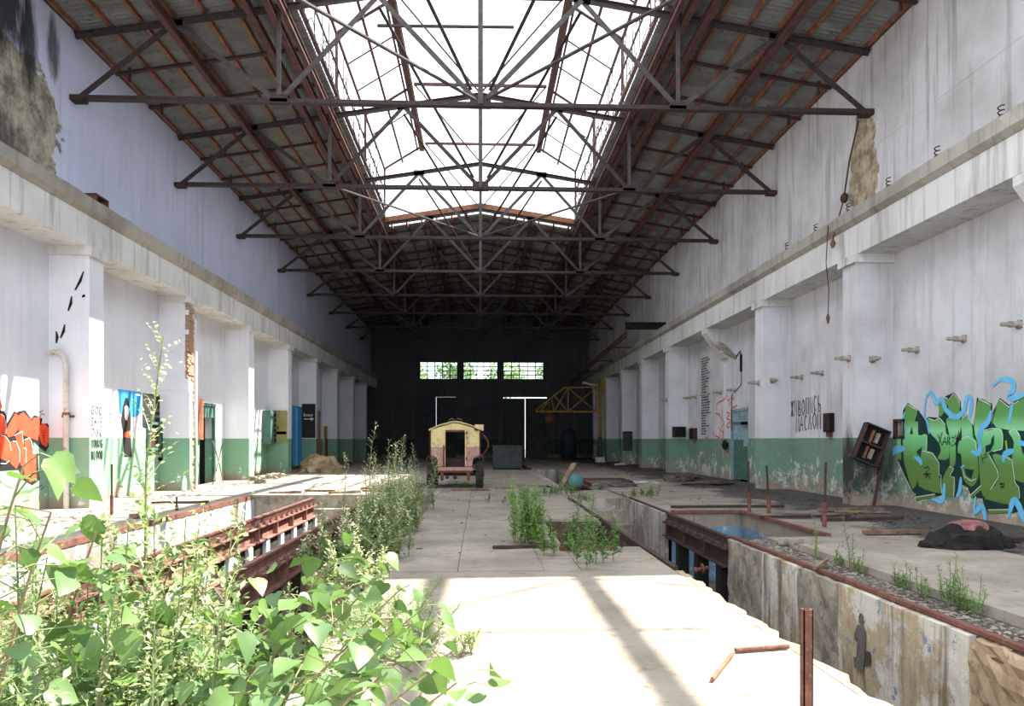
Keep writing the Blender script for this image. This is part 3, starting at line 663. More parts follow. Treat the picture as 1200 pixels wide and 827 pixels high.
# ------------------------------------------------------------------ the old compressor trailer
def trailer():
    t = thing('compressor_trailer', 'yellow and pink old compressor trailer cab on four rubber wheels', 'trailer', (-.8, 24.4, 0))
    hw = .78; L = 2.5; zs_, zl, ze, za = .56, .97, 1.86, 2.1
    def panel(nm, pts, mat, th=.03): return MB().prism([(x, 0, z) for x, z in pts], (0, th, 0)).obj(nm, mat, t)
    dl, dr = -.33, .33
    for s in (-1, 1):
        d = .33
        panel('front_panel', [(s*d, 1.32), (s*hw, 1.32), (s*hw, ze), (s*d, ze)], 'yellow_paint')
        panel('front_panel', [(s*d, .7), (s*.54, .7), (s*.56, .92), (s*hw, 1.02), (s*hw, 1.32), (s*d, 1.32)], 'pink_paint')
        panel('corner_strip', [(s*(hw-.02), .98), (s*(hw+.02), .98), (s*(hw+.02), ze), (s*(hw-.02), ze)], 'rust', .05)
        MB().bar((s*(d+.0), -.015, .7), (s*(d+.0), -.015, ze), .04).obj('door_post', 'cream_paint', t)
        MB().box(min(s*hw, s*(hw-.03)), max(s*hw, s*(hw-.03)), .03, L, 1.3, ze).obj('side_panel', 'yellow_paint', t)
        MB().box(min(s*hw, s*(hw-.03)), max(s*hw, s*(hw-.03)), .03, L, .95, 1.3).obj('side_panel', 'pink_paint', t)
        arc = [(s*(.56+.36*k/6), .95+.1*math.sin(PI*k/7)-(.1 if k == 6 else 0)) for k in range(7)]
        for y0 in (-.08, 1.6):
            f = MB(); vs = [(x, y, z) for y in (y0, y0+.75) for x, z in arc]; n = 7
            f.add(vs, [(i, i+1, n+i+1, n+i) for i in range(6)]); o = f.obj('mudguard', 'rust', t); o.modifiers.new('s', 'SOLIDIFY').thickness = .02
        for y0 in (.26, 1.95):
            prof = [(-.12, .2), (-.125, .4), (-.09, .445), (.09, .445), (.125, .4), (.12, .2)]
            w_ = MB().lathe((s*.77, y0, .445), (1, 0, 0), prof, 24).obj('wheel', 'rubber', t)
            MB().lathe((s*.77, y0, .445), (s, 0, 0), [(.06, .22), (.1, .2), (.1, .09), (.15, .08), (.15, .03)], 16).obj('hub', 'rust', w_)
            tr = MB()
            for k in range(26):
                a = 2*PI*k/26; tr.box(s*.77-.11, s*.77+.11, y0+.44*math.cos(a)-.02, y0+.44*math.cos(a)+.02, .445+.44*math.sin(a)-.012, .445+.44*math.sin(a)+.012)
            tr.obj('tread', 'rubber', w_)
    panel('gable', [(-hw, ze), (hw, ze), (.1, za-.03), (-.1, za-.03)], 'yellow_paint')
    rf = MB(); top = [(-hw-.06, ze-.02), (-.5, ze+.13), (-.1, za), (.1, za), (.5, ze+.13), (hw+.06, ze-.02)]
    vs = [(x, y, z+d) for y in (-.05, L+.05) for d in (0, .035) for x, z in top]; n = 6
    fs = []
    for i in range(5): fs += [(i, i+1, 12+i+1, 12+i), (6+i, 6+i+1, 18+i+1, 18+i), (i, i+1, 7+i, 6+i), (12+i, 13+i, 19+i, 18+i)]
    fs += [(0, 6, 18, 12), (5, 11, 23, 17)]; rf.add(vs, fs).obj('roof', 'cream_paint', t)
    MB().box(-.35, .35, -.01, .02, ze-.06, ze).obj('door_lintel', 'rust', t)
    for x in (-.11, .11):
        MB().tube([(x+.09*math.cos(a), .1, za+.03+.09*math.sin(a)) for a in [PI*k/8 for k in range(9)]], .018, 6).obj('lifting_eye', 'rust', t)
    MB().box(.62, .9, .0, .3, ze-.02, ze+.17).obj('roof_box', 'cream_paint', t)
    MB().tube([(.84+.24*math.sin(PI*k/10)*(1-k*.02), .7, 1.75-.75*k/10) for k in range(11)], .03, 8).obj('hose', 'rust', t)
    MB().box(-.56, .56, -.06, .1, .57, .68).obj('sill', 'pink_paint', t)
    MB().box(-.54, .54, .0, L, .5, .57).obj('chassis', 'rust', t)
    for y0 in (.26, 1.95): MB().tube([(-.75, y0, .445), (.75, y0, .445)], .05, 8).obj('axle', 'rust_dark', t)
    for x in (-.42, .42): MB().box(x-.05, x+.05, .02, .2, .25, .55).obj('bracket', 'rust', t)
    MB().lathe((0, -.02, .36), (0, -1, 0), [(0, .03), (.06, .07), (.1, .07), (.1, .02)], 10).obj('tow_coupling', 'rust_dark', t)
    MB().lathe((-.25, -.0, .36), (0, -1, 0), [(0, .03), (.05, .06), (.08, .06), (.08, .02)], 10).obj('tow_coupling', 'rust_dark', t)
    MB().box(-.02, .02, -.08, -.04, .7, 1.36).obj('door_bar', 'rust_dark', t).location.x = -.36
    for z in (.9, 1.72): MB().box(.33, .38, -.05, .0, z, z+.09).obj('hinge', 'rust', t)
    MB().box(-hw, -.1, L-.03, L, .7, ze).box(.25, hw, L-.03, L, .7, ze).obj('rear_panel', 'door_grey', t)
    MB().box(-.5, .5, .5, 1.6, .57, .95).obj('engine_block', 'rust_dark', t)
trailer()

# ------------------------------------------------------------------ walkway and floor things
def rod(name, label, cat, a, b, r=.02, mat='rust', sq=False, group=None, tip=None):
    m = MB().bar(a, b, r*2) if sq else MB().tube([a, b], r, 8)
    if tip: m.tube(tip, r*.6, 6)
    return tag(m.obj(name, mat), label, cat, group)
t = thing('steel_post', 'square hollow rusty steel post standing at the walkway edge', 'post', (1.79, 4.15, 0))
w_ = .026
MB().box(-w_, w_, -w_, -w_+.006, 0, .62).box(-w_, w_, w_-.006, w_, 0, .62).box(-w_, -w_+.006, -w_, w_, 0, .62).box(w_-.006, w_, -w_, w_, 0, .62).obj('tube', 'rust', t)
MB().box(-.06, .06, -.06, .06, 0, .012).obj('base_plate', 'rust', t)
rod('iron_rod', 'rusty iron rod lying crosswise on the sunlit walkway', 'rod', (1.85, 5.51, .02), (2.28, 5.6, .02), .018)
rod('plank', 'splintered wooden stick lying aslant on the sunlit walkway', 'stick', (1.48, 4.85, .02), (1.8, 5.42, .02), .014, 'timber')
for p, h, lab in (((878, 600), 1.1, 'tall thin rusty stake with a thicker red foot beside the blue recess'), ((901, 601), 1.0, 'dark rusty stake standing at the corner of the blue recess'), ((966, 617), 1.15, 'slightly leaning rusty stake at the far end of the raised slab')):
    b = onz(*p); t = thing('stake', lab, 'stake', b); MB().tube([(0, 0, 0), (rnd.uniform(-.05, .05), 0, h)], .022, 7).obj('rod', 'rust_dark', t); MB().tube([(0, 0, 0), (0, 0, h*.38)], .042, 8).obj('sleeve', 'rust', t)
for p, h, lab in (((131, 604), 1.05, 'thin rusty stake before the pillar with handwritten slogan'), ((207, 598), .3, 'short iron stub on the left pit edge')):
    b = onz(*p); t = thing('stake', lab, 'stake', b); MB().tube([(0, 0, 0), (.0, 0, h)], .02, 7).obj('rod', 'rust_dark', t); MB().tube([(0, 0, 0), (0, 0, h*.4)], .036, 8).obj('sleeve', 'rust', t)
def board(label, c, l, w, th, rz, mat='plank', tilt=0, z=0, name='plank', group=None):
    r = random.Random(label); m = MB(); n = 7; vs = []; fs = []
    for i in range(n+1):
        x = -l/2+l*i/n; e = r.uniform(-.006, .006); d = w*.5*(1 if 0 < i < n else r.uniform(.7, 1))
        vs += [(x, -d, e), (x, d, e), (x, d, th+e), (x, -d, th+e)]
    for i in range(n):
        for k in range(4): fs.append((4*i+k, 4*i+(k+1) % 4, 4*i+4+(k+1) % 4, 4*i+4+k))
    fs += [(0, 1, 2, 3), tuple(4*n+k for k in range(4))]
    o = m.add(vs, fs).obj(name, mat); o.location = (c[0], c[1], z+.012+abs(math.sin(tilt))*l/2); o.rotation_euler = (0, tilt, rz); return tag(o, label, 'board', group)
board('long pinkish board lying before the trailer wheels', (-.3, 23.35), 1.15, .22, .06, .02, 'plank_red')
board('short weathered board beside the trailer wheel', (.72, 24.0), .55, .12, .05, .05, 'plank')
board('grey plank leaning into the far right pit', (2.95, 26.6), 2.1, .2, .05, 1.1, 'plank', -.5, -.35)
board('broken brown board at the edge of the walkway hole', (.62, 10.9), .9, .09, .04, .15, 'rust_dark')
board('narrow rusty strip in front of the small floor opening', (1.5, 10.7), .8, .08, .05, .03, 'rust')
board('grey bent strip lying over the right rail', (4.15, 9.2), .75, .05, .025, .95, 'plank', 0, .02)
board('dark plank by the black rag heap', (8.0, 11.3), 1.4, .14, .06, -.25, 'rust_dark')
board('reddish splintered board beside the rag heap', (6.75, 12.3), 1.0, .14, .06, .05, 'plank_red')
board('pale brown board at the foot of the sooty pillar', (8.0, 16.3), 1.5, .12, .06, .1, 'plank_red')
board('thin brown lath at the foot of the sooty pillar', (8.05, 15.9), 1.1, .07, .04, -.2, 'plank')
board('dark flat beam lying behind the blue recess', (5.6, 17.2), 2.6, .12, .05, .02, 'rust_dark')
board('narrow beam lying along the recess corner', (6.4, 14.9), 1.9, .08, .05, .1, 'rust_dark')
board('dark stained lath on the floor right of the stakes', (7.3, 14.4), 1.7, .08, .05, .12, 'rust_dark')
board('pink dusty beam along the left pit edge', (-6.75, 15.6), .5, .18, .08, 1.3, 'plank_red')
board('dark flat piece on the left floor near the brick pillar', (-7.3, 19.0), 1.3, .2, .04, .1, 'rust_dark')
for i in range(5): board('pale board fallen at the far end of the left pit', (-5.6+i*.85, 22.3+.7*(i % 2)), .9, .24, .06, [.2, -.3, .5, 0, -.1][i], 'plank', 0, 0, group='boards at the far end of the left pit')
for i in range(4): board('sun-bleached plank stacked between the weeds and the trailer', (-2.9+.1*i, 24.0+i*.7), 1.6, .3, .07, [.1, -.15, .05, .2][i], 'plank', 0, .0, group='bleached planks by the trailer')
# concrete block and raised slab corners
def chunk(name, label, cat, c, dims, seed, mat, rz=0, amp=.12, group=None, z=0, sub=3):
    bm = bmesh.new(); bmesh.ops.create_cube(bm, size=1); bmesh.ops.subdivide_edges(bm, edges=bm.edges, cuts=sub, use_grid_fill=True); r = random.Random(seed)
    for v in bm.verts:
        v.co = Vector((v.co.x*dims[0]*(1+r.uniform(-amp, amp)), v.co.y*dims[1]*(1+r.uniform(-amp, amp)), (v.co.z+.5)*dims[2]*(1+(r.uniform(-amp, amp) if v.co.z > -.49 else 0))))
    me = bpy.data.meshes.new(name); bm.to_mesh(me); bm.free(); me.materials.append(M[mat]); o = put(name, me, None, (c[0], c[1], z), (0, 0, rz)); return tag(o, label, cat, group)
t = thing('steel_cabinet', 'dark grey metal box standing at the end of the walkway', 'cabinet', (1.4, 39.9, 0))
MB().box(-.76, .76, 0, .6, .06, 1.2).obj('body', 'door_grey', t); MB().box(-.74, -.02, -.02, 0, .1, 1.16).obj('panel', 'door_grey', t); MB().box(.02, .74, -.02, 0, .1, 1.16).obj('panel', 'door_grey', t); MB().box(-.8, .8, -.04, .64, 1.2, 1.25).obj('lid', 'door_grey', t); MB().box(-.7, .7, .05, .55, 0, .06).obj('plinth', 'dark', t)
# floor opening frame in the walkway
t = thing('floor_opening_frame', 'small square steel-framed opening at the near edge of the walkway hole', 'floor hatch', (1.45, 11.15, 0))
MB().box(-.3, .3, -.03, .0, .0, .03).box(-.3, -.27, -.03, .0, -.22, .0).box(.27, .3, -.03, 0, -.22, 0).box(-.3, .3, -.03, .0, -.25, -.22).obj('frame', 'rust', t)
MB().box(-.27, .27, .0, .02, -.22, 0).obj('backplate', 'dark', t)
def lump(name, label, cat, c, rad, seed, mat, flat=1, rough=.25, n=3, z=0):
    bm = bmesh.new(); bmesh.ops.create_icosphere(bm, subdivisions=n, radius=1); r = random.Random(seed)
    for v in bm.verts:
        k = 1+r.uniform(-rough, rough); v.co = Vector((v.co.x*rad[0]*k, v.co.y*rad[1]*k, max(0, v.co.z*rad[2]*k)))
    me = bpy.data.meshes.new(name); bm.to_mesh(me); bm.free(); me.materials.append(M[mat]); o = put(name, me, None, (c[0], c[1], z)); return tag(o, label, cat) if label else o
rg = thing('rag_heap', 'heap of black rags with a faded red cloth on top', 'rags', (6.75, 10.4, .06))
for i, (dx, dy, a, b, h) in enumerate(((0, 0, .46, .3, .34), (-.3, .05, .3, .22, .2), (.32, -.03, .28, .22, .22))):
    o = lump('rag', None, None, (dx, dy), (a, b, h), 60+i, 'cloth_black', rough=.22); o.parent = rg
o = lump('cloth', None, None, (.03, .02), (.27, .2, .13), 70, 'cloth_red', rough=.14); o.parent = rg; o.location.z = .25
t = thing('ball_float', 'dented teal metal float ball beside the right track', 'ball', (2.95, 23.75, -.03)); MB().lathe((0, 0, 0), (0, 0, 1), [(.26*(1-math.cos(PI*k/10)), max(.002, .26*math.sin(PI*k/10))) for k in range(11)], 20).obj('shell', 'teal_ball', t, smooth=True)
MB().tube([(-.2, -.1, .18), (-.08, -.24, .12), (.1, -.22, .14)], .03, 6).obj('strap', 'rust', t)
for i, (p, d, lab) in enumerate([((757, 566), (.75, .35, .06), 'crumpled white sheet lying on the right floor'), ((808, 560), (.25, .2, .1), 'small white scrap by the dark rubble near right wall'), ((727, 545), (.6, .2, .12), 'pale litter at the foot of the far right pillars')]):
    b = onz(*p); chunk('paper_scrap', lab, 'litter', b, d, 80+i, 'white_paint', .3, .3)
for i, (p, d, lab) in enumerate([((800, 563), (.7, .5, .25), 'dark mound of rubble near the right wall'), ((722, 570), (.7, .4, .12), 'small dark rubble clump on the right floor'), ((830, 568), (.9, .4, .12), 'low rubble patch before the orange scribble')]):
    b = onz(*p); lump('rubble_heap', lab, 'rubble', b, d, 90+i, 'dirt', rough=.3)
r_ = random.Random(3)
b = lump('rubble_heap', 'heap of pale broken plaster piled before the arrow pillar', 'rubble', (-7.6, 36.9), (1.05, .9, .8), 99, 'plaster_rough', rough=.22); stuff(b)
for i, p in enumerate(((300, 563), (318, 561), (305, 566), (326, 560))):
    b = onz(*p); chunk('plaster_chunk', 'small plaster chunk near the olive panel pillar', 'rubble', b, (.4, .3, .18), 130+i, 'rough_concrete', i, .3, 'chunks near olive panel')
b = onz(216, 576); t = thing('bottle', 'clear plastic bottle standing by the brick pillar', 'bottle', b)
MB().lathe((0, 0, 0), (0, 0, 1), [(0, .06), (.02, .07), (.3, .07), (.38, .05), (.44, .025)], 14).obj('body', 'bottle', t, smooth=True); MB().lathe((0, 0, .44), (0, 0, 1), [(0, .028), (.04, .028)], 10).obj('cap', 'white_paint', t)
for i, (a, b) in enumerate(((954, 647), (967, 648))):
    q = onz(a, b-1); chunk('brick_piece', 'small concrete piece beside the end of the raised slab', 'rubble', (q.x-.1, q.y+.75), (.18, .12, .09), 140+i, 'rough_concrete', .2, .05, 'concrete pieces by the raised slab')
chunk('tipped_slab', 'tipped yellowish concrete slab fallen between rail posts of the left pit', 'slab', (-2.2, 11.6), (.8, .12, 1.0), 150, 'plaster_rough', .5, .04, None, ZB+.02)
t = thing('bent_pipe', 'pair of bent grey pipes hooked over the left rail', 'pipe', (-2.72, 7.7, -.1))
for dy in (0, .22): MB().tube([(.1, dy, -1.2), (.12, dy, -.3), (.1, dy, .0), (.02, dy+.04, .1), (-.08, dy+.06, .06)], .025, 8).obj('pipe', 'steel_grey', t)

# ------------------------------------------------------------------ wall fittings, right
IG = 'porcelain insulators on the right wall'
im = MB().lathe((0, 0, 0), (-1, 0, 0), [(0, .085), (.03, .085), (.05, .05), (.2, .06), (.24, .035), (.34, .04), (.36, .03)], 12).mesh('bell', 'porcelain', True)
ib = MB().box(-.02, .0, -.07, .07, -.07, .07).mesh('bracket', 'steel_grey')
for px, py, X, rz in [(1195, 380, WX, 0), (1130, 397, WX, 0), (1075, 410, WX, 0), (990, 421, PXI, 0), (964, 437, WX, 0), (940, 442, WX, 0), (882, 450, PXI, 0), (862, 457, WX, 0), (845, 460, WX, 0), (830, 463, WX, 0), (816, 465, WX, 0), (809, 466, WX, 0), (776, 470, PXI, 0)]:
    p = onx(px, py, X); p.y = p.y if X == WX else min(PY, key=lambda q: abs(q-p.y)); lab = 'short porcelain insulator sticking out of the right wall' if X == WX else 'porcelain insulator on the hall side of a right pillar'
    t = thing('insulator', lab, 'insulator', p, 0, IG if X == WX else 'insulators on right pillars'); put('bell', im, t); put('bracket', ib, t)
p = ony(1022, 421, 17.77); t = thing('insulator', 'porcelain insulator on the near side of the sooty pillar', 'insulator', p, PI/2); put('bell', im, t); put('bracket', ib, t)
p = ony(905, 446, 23.77); t = thing('insulator', 'porcelain insulator on the near side of the pillar by the writing', 'insulator', p, PI/2); put('bell', im, t); put('bracket', ib, t)
# spring hooks on the ledge
cg = 'coiled iron hooks along the right ledge'
coil = MB().tube([(.05*math.cos(k*.9), .05*math.sin(k*.9), .012*k) for k in range(36)], .012, 5).tube([(0, 0, 0), (0, 0, .2)], .015, 5).mesh('coil', 'rust_dark')
for px, py in ((1173, 128), (1098, 177), (1041, 212), (994, 242), (956, 267), (922, 290)):
    p = onx(px, py, 9.1); t = put('coil_hook', coil, None, (9.1, p.y, 6.985)); tag(t, 'small coiled iron hook standing on the right ledge', 'hook', cg)
# wall lamp
t = thing('street_lamp', 'grey street lamp head on a bent arm fixed to the right wall', 'lamp', (WX, 28.3, 4.1))
q = lambda px, py, Y=28.3: ony(px, py, Y)-Vector((WX, 28.3, 4.1))
MB().box(-.06, .0, -.06, .06, .0, .62).obj('bracket', 'dark', t)
MB().tube([(-.03, 0, .5), (-.06, 0, .75), q(862, 419)], .035, 8).obj('arm', 'rust_dark', t)
a, b = q(863, 420), q(838, 401); d = (b-a); hd = MB(); up = Vector((.55, 0, 1)).normalized()
hd.lathe(a, d, [(0, .06), (.12*d.length, .08), (.3*d.length, .11), (.55*d.length, .15), (.8*d.length, .14), (.95*d.length, .08), (d.length, .02)], 14).obj('lamp_head', 'porcelain', t, smooth=True)
MB().lathe(a+d*.62-Vector((.03, 0, .1)), (-.3, 0, -1), [(0, .1), (.05, .09), (.08, .03)], 12).obj('glass_cover', 'bottle', t)
MB().tube([(-.02, 0, .05), (-.02, 0, -.5), (-.02, .8, -.75), (-.02, 1.1, -.8), (-.02, 1.15, -2.2)], .014, 5).obj('cable', 'dark', t)
# tilted fuse box on the sooty pillar
P = ony(1019, 521, 17.7); t = thing('fuse_box', 'rusty open fuse box hanging crooked on the sooty pillar', 'fuse box', P); t.rotation_euler = (0, R(22), 0)
hw, hh = .3, .45
MB().box(-hw, hw, -.0, .05, -hh, hh).obj('back_plate', 'dark', t)
MB().box(-hw, hw, -.16, .0, hh-.03, hh).box(-hw, hw, -.16, 0, -hh, -hh+.03).box(-hw, -hw+.03, -.16, 0, -hh, hh).box(hw-.03, hw, -.16, 0, -hh, hh).box(-hw, hw, -.14, 0, -.02, .02).obj('casing', 'rust_dark', t)
for z in (-.2, .2):
    MB().box(-.07, -.01, -.05, 0, z-.15, z+.15).obj('fuse_holder', 'timber', t); MB().box(.05, .13, -.07, 0, z-.12, z+.12).obj('fuse_holder', 'porcelain', t)
MB().tube([(.3, -.02, .1), (.42, -.02, -.3), (.62, -.02, -1.3)], .03, 6).obj('conduit', 'rust_dark', t)
P = onx(974, 495, WX); t = thing('junction_box', 'small rusty box with open flap on the wall beside the writing', 'junction box', P)
MB().box(-.14, 0, -.2, .2, -.26, .26).obj('box', 'dark', t); MB().box(-.3, -.14, -.2, -.17, -.22, .22).obj('door', 'rust_dark', t); MB().box(-.1, .0, -.1, .1, -.4, -.26).obj('spout', 'rust', t)
for px, py, lab in ((815, 508, 'dark rusty wall box under the list of words'), (795, 506, 'broken dark wall box on the pillar beside the list of words')):
    P = onx(px, py, WX) if px > 800 else ony(px, py, PY[4]-.34); t = thing('junction_box', lab, 'junction box', P, 0 if px > 800 else PI/2); MB().box(-.2, 0, -.3, .3, -.25, .25).obj('box', 'rust_dark', t); MB().box(-.24, -.2, -.28, .2, -.2, .22).obj('door', 'dark', t)
P = onx(853, 521, WX); t = thing('rotary_switch', 'dark round switch knob beside the orange scribble', 'switch', P); MB().lathe((0, 0, 0), (-1, 0, 0), [(0, .1), (.1, .1), (.1, .2), (.16, .2), (.16, .06), (.24, .05)], 10).obj('knob', 'dark', t)
t = thing('metal_notice_panel', 'dark metal panel fixed to the near side of a far right pillar', 'panel', (9.2, 47.71, .87)); MB().box(-.3, .3, -.02, .05, 0, 1.2).obj('sheet', 'door_grey', t); MB().box(-.3, .3, -.04, -.02, 1.13, 1.2).obj('rim', 'dark', t)
# hanging cable with block
t = thing('hanging_cable', 'dark cable with a pulley block hanging down the right upper wall', 'cable', (9.3, 18.3, 9.3)); o0 = Vector((9.3, 18.3, 9.3))
k1, k2, k3 = onx(1006, 142, 9.28)-o0, onx(989, 232, 9.2)-o0, onx(976, 281, 8.68)-o0
MB().tube([k1, k1.lerp(k2, .5)+Vector((0, .1, 0)), k2], .02, 6).obj('cable', 'rust_dark', t); MB().tube([k2, k3], .018, 6).obj('cable', 'rust_dark', t)
MB().lathe(k2-Vector((.05, 0, .0)), (1, 0, 0), [(0, .1), (.03, .13), (.06, .09), (.09, .13), (.12, .1)], 12).obj('pulley', 'rust_dark', t); MB().lathe(k3, (0, 0, -1), [(0, .04), (.1, .07), (.2, .03)], 8).obj('weight', 'rust', t)
t = thing('dangling_wire', 'thin wire hanging beside the sooty pillar top', 'wire', (8.7, 18.9, 6.9)); MB().tube([(0, 0, 0), (-.03, .05, -.9), (.02, .0, -1.6), (0, 0, -2.2)], .012, 5).obj('wire', 'rust_dark', t); MB().lathe((0, 0, -2.2), (0, 0, -1), [(0, .02), (.1, .05), (.25, .02)], 6).obj('hook', 'rust', t)
# I-beam stub and pipes on the far right
t = thing('steel_girder', 'dark steel girder jutting out above the right ledge', 'girder', (8.0, 38.2, 7.25)); a = ony(733, 381, 38.2)-Vector((8.0, 38.2, 7.25)); b = ony(780, 381, 38.2)-Vector((8.0, 38.2, 7.25)); a.z = b.z = 0
MB().ibeam(a, b, .3, .34, .04).obj('beam', 'dark', t); MB().box(b.x-.2, b.x, -.15, .15, -.27, -.17).obj('foot', 'dark', t)
t = thing('pipe_run', 'pair of rusty pipes slung along the far right wall', 'pipe', (8, 50, 7.4))
for dz in (0, .2): MB().tube([(-.2, -9.5, -.3+dz), (-.3, 16, -1.0+dz)], .07, 8).obj('pipe', 'rust', t)
for y in (-6, 0, 6, 12): MB().box(-.3, 1.35, y-.03, y+.03, -.47-(y+9.5)*.026, -.42-(y+9.5)*.026).obj('bracket', 'rust_dark', t)
t = thing('tube_light', 'pale tube lamp on an arm near the yellow jib crane', 'lamp', (7.9, 55, 5.4)); MB().tube([(-.6, 0, .25), (.35, 0, .05)], .06, 8).obj('tube', 'white_paint', t); MB().tube([(.35, 0, .05), (.95, 0, -.25)], .03, 6).obj('arm', 'dark', t)
# jib crane
t = thing('jib_crane', 'yellow lattice jib crane swinging from a rusty post on the right', 'crane', (8.55, 54.6, 0))
MB().bar((0, 0, 0), (0, 0, 5.6), .2).obj('post', 'yellow_crane', t); MB().box(-.05, .3, -.5, .5, 5.0, 5.9).obj('bracket', 'yellow_crane', t); MB().box(-.25, .25, -.25, .25, 0, .05).obj('base_plate', 'rust', t)
J = 4.6; z0 = 3.55
MB().bar((0, 0, z0), (-J, 0, z0), .14).obj('bottom_chord', 'yellow_crane', t); MB().bar((-.3, 0, z0+1.75), (-2.6, 0, z0+1.7), .11).obj('top_chord', 'yellow_crane', t); MB().bar((-2.6, 0, z0+1.7), (-J, 0, z0+.1), .11).obj('top_chord', 'yellow_crane', t)
for a, b in (((-.3, 0), (-.3, 1.75)), ((-2.3, 0), (-2.3, 1.7)), ((-.3, 0), (-2.3, 1.7)), ((-.3, 1.7), (-2.3, 0)), ((-2.3, 1.7), (-3.3, 0)), ((-3.3, 0), (-3.5, 1.05)), ((-2.3, 0), (-3.3, 1.15)), ((-3.5, 1.0), (-4.3, 0))):
    MB().bar((a[0], 0, z0+a[1]), (b[0], 0, z0+b[1]), .08).obj('lattice_bar', 'yellow_crane', t)
MB().lathe((-3.6, 0, z0-.9), (0, 0, 1), [(0, .1), (.15, .35), (.6, .35), (.75, .1)], 10).obj('hoist', 'rust', t); MB().tube([(-3.6, 0, z0-.2), (-3.6, 0, z0)], .05, 6).obj('hanger', 'rust', t)
t = thing('gas_cylinder', 'blue upright tank standing in the dark behind the jib crane', 'tank', (6.9, 60, 0)); MB().lathe((0, 0, 0), (0, 0, 1), [(0, .6), (2.0, .6), (2.3, .45), (2.4, .15)], 16).obj('shell', 'dark_blue', t, smooth=True); MB().lathe((0, 0, 2.4), (0, 0, 1), [(0, .12), (.2, .12)], 8).obj('valve', 'rust', t)
t = thing('machine_pedestal', 'grey pillar drill shape on a white foot by the far right wall', 'machine', (8.2, 52.5, 0)); MB().box(-.3, .3, -.3, .3, 0, .35).obj('foot', 'white_paint', t); MB().lathe((0, 0, .35), (0, 0, 1), [(0, .22), (.6, .16), (1.4, .14)], 10).obj('column', 'steel_grey', t); MB().box(-.4, .15, -.1, .1, 1.2, 1.5).obj('head', 'steel_grey', t)
# rusted bracket on left ledge
P = onx(109, 236, -9.2); t = thing('rusty_box', 'rusty open steel box sitting on the left ledge', 'box', (-9.15, 18.6, 7.0)); MB().box(-.2, .2, -.3, -.26, 0, .3).box(-.2, .2, .26, .3, 0, .3).box(-.2, .2, -.3, .3, .27, .3).obj('casing', 'rust', t); MB().box(-.2, -.17, -.26, .26, .0, .27).obj('back', 'rust_dark', t)

# ------------------------------------------------------------------ wall fittings, left
t = thing('drain_pipe', 'old white drainpipe with rust patches running down the first left pillar', 'pipe', (-9.35, 17.7, 0))
zt = 3.5; MB().tube([(-.32, -.05, zt), (-.1, -.05, zt+.02), (.0, -.05, zt-.08), (.05, -.05, zt-.3), (.05, -.05, 0.0)], .06, 10).obj('pipe', 'pipe_paint', t)
for z in (2.1, 1.0): MB().lathe((.05, -.05, z), (0, 0, 1), [(0, .08), (.06, .08)], 10).obj('collar', 'rust', t)
for z in (2.05, .9): MB().box(-.08, .18, .0, .05, z, z+.05).obj('clamp', 'rust', t)
# olive panel on the fourth pillar, arrow panel on the fifth
yP = PY[4]-.33; a = ony(322, 481, yP); b = ony(340, 518, yP)
t = thing('electric_cabinet', 'olive painted steel cabinet front on a left pillar', 'cabinet', (-9.3, yP, b.z)); h = a.z-b.z
MB().box(-.4, .42, -.07, -.01, 0, h).obj('sheet', 'olive_panel', t); MB().box(-.3, .38, -.07, -.06, h*.25, h*.34).obj('label_strip', 'steel_grey', t); MB().box(-.02, .02, -.1, -.06, h*.4, h*.5).obj('handle', 'dark', t)
yP = PY[5]-.33; a = ony(355, 473, yP-.01); b = ony(371, 513, yP-.01)
sg = MB().box(a.x-.05, -PXI-.03, yP-.03, yP, b.z, a.z).obj('sign_panel', 'black_paint'); tag(sg, 'black sign board with white arrow on a left pillar', 'sign')
m = MB(); zr = (a.z+b.z)/2+.1; x0, x1 = a.x+.05, -PXI-.1; nrm = (0, -1, 0)
m.ribbon([(x0, yP-.035, zr), (x1-.15, yP-.035, zr)], .05, nrm); m.add([(x1-.18, yP-.035, zr+.1), (x1, yP-.035, zr), (x1-.18, yP-.035, zr-.1)], [(0, 1, 2)])
rr = random.Random(2); x = x0
while x < x1-.05:
    hh = .13 if x > x0+.02 else .2; m.ribbon([(x, yP-.035, zr+.13), (x+rr.uniform(0, .03), yP-.035, zr+.13+hh)], .03, nrm); m.ribbon([(x, yP-.035, zr+.13+hh*rr.uniform(.2, 1)), (x+.06, yP-.035, zr+.13+hh*rr.uniform(.2, 1))], .03, nrm); x += .085
m.obj('sign_lettering', 'chalk', sg)
t = thing('blue_sheet', 'bright blue sheet standing against the wall before the arrow pillar', 'sheet', (-9.6, 40.7, 0)); a = onx(348, 476, -9.6); MB().box(-.03, .03, -.9, .9, .2, 3.3).obj('sheet', 'blue_paint', t); MB().box(.03, .05, -.5, -.1, .2, 3.2).obj('fold', 'sky_paint', t)
t = thing('leaning_plank', 'orange edged board leaning by the arrow pillar', 'board', (-8.72, 42.0, 0)); MB().box(-.03, .03, -.12, .12, 0, 3.1).obj('board', 'timber', t)
t = thing('painted_sheet', 'leaning sheet with red, yellow and black paint beyond the arrow pillar', 'sheet', (-8.6, 43.0, 0)); MB().box(-.03, .03, -.4, .4, .0, 2.3).obj('sheet', 'olive_panel', t); MB().box(.03, .04, -.3, .1, .6, 2.2).obj('paint_patch', 'cloth_red', t); MB().box(.03, .045, .05, .35, .2, 1.6).obj('paint_patch', 'ink', t)
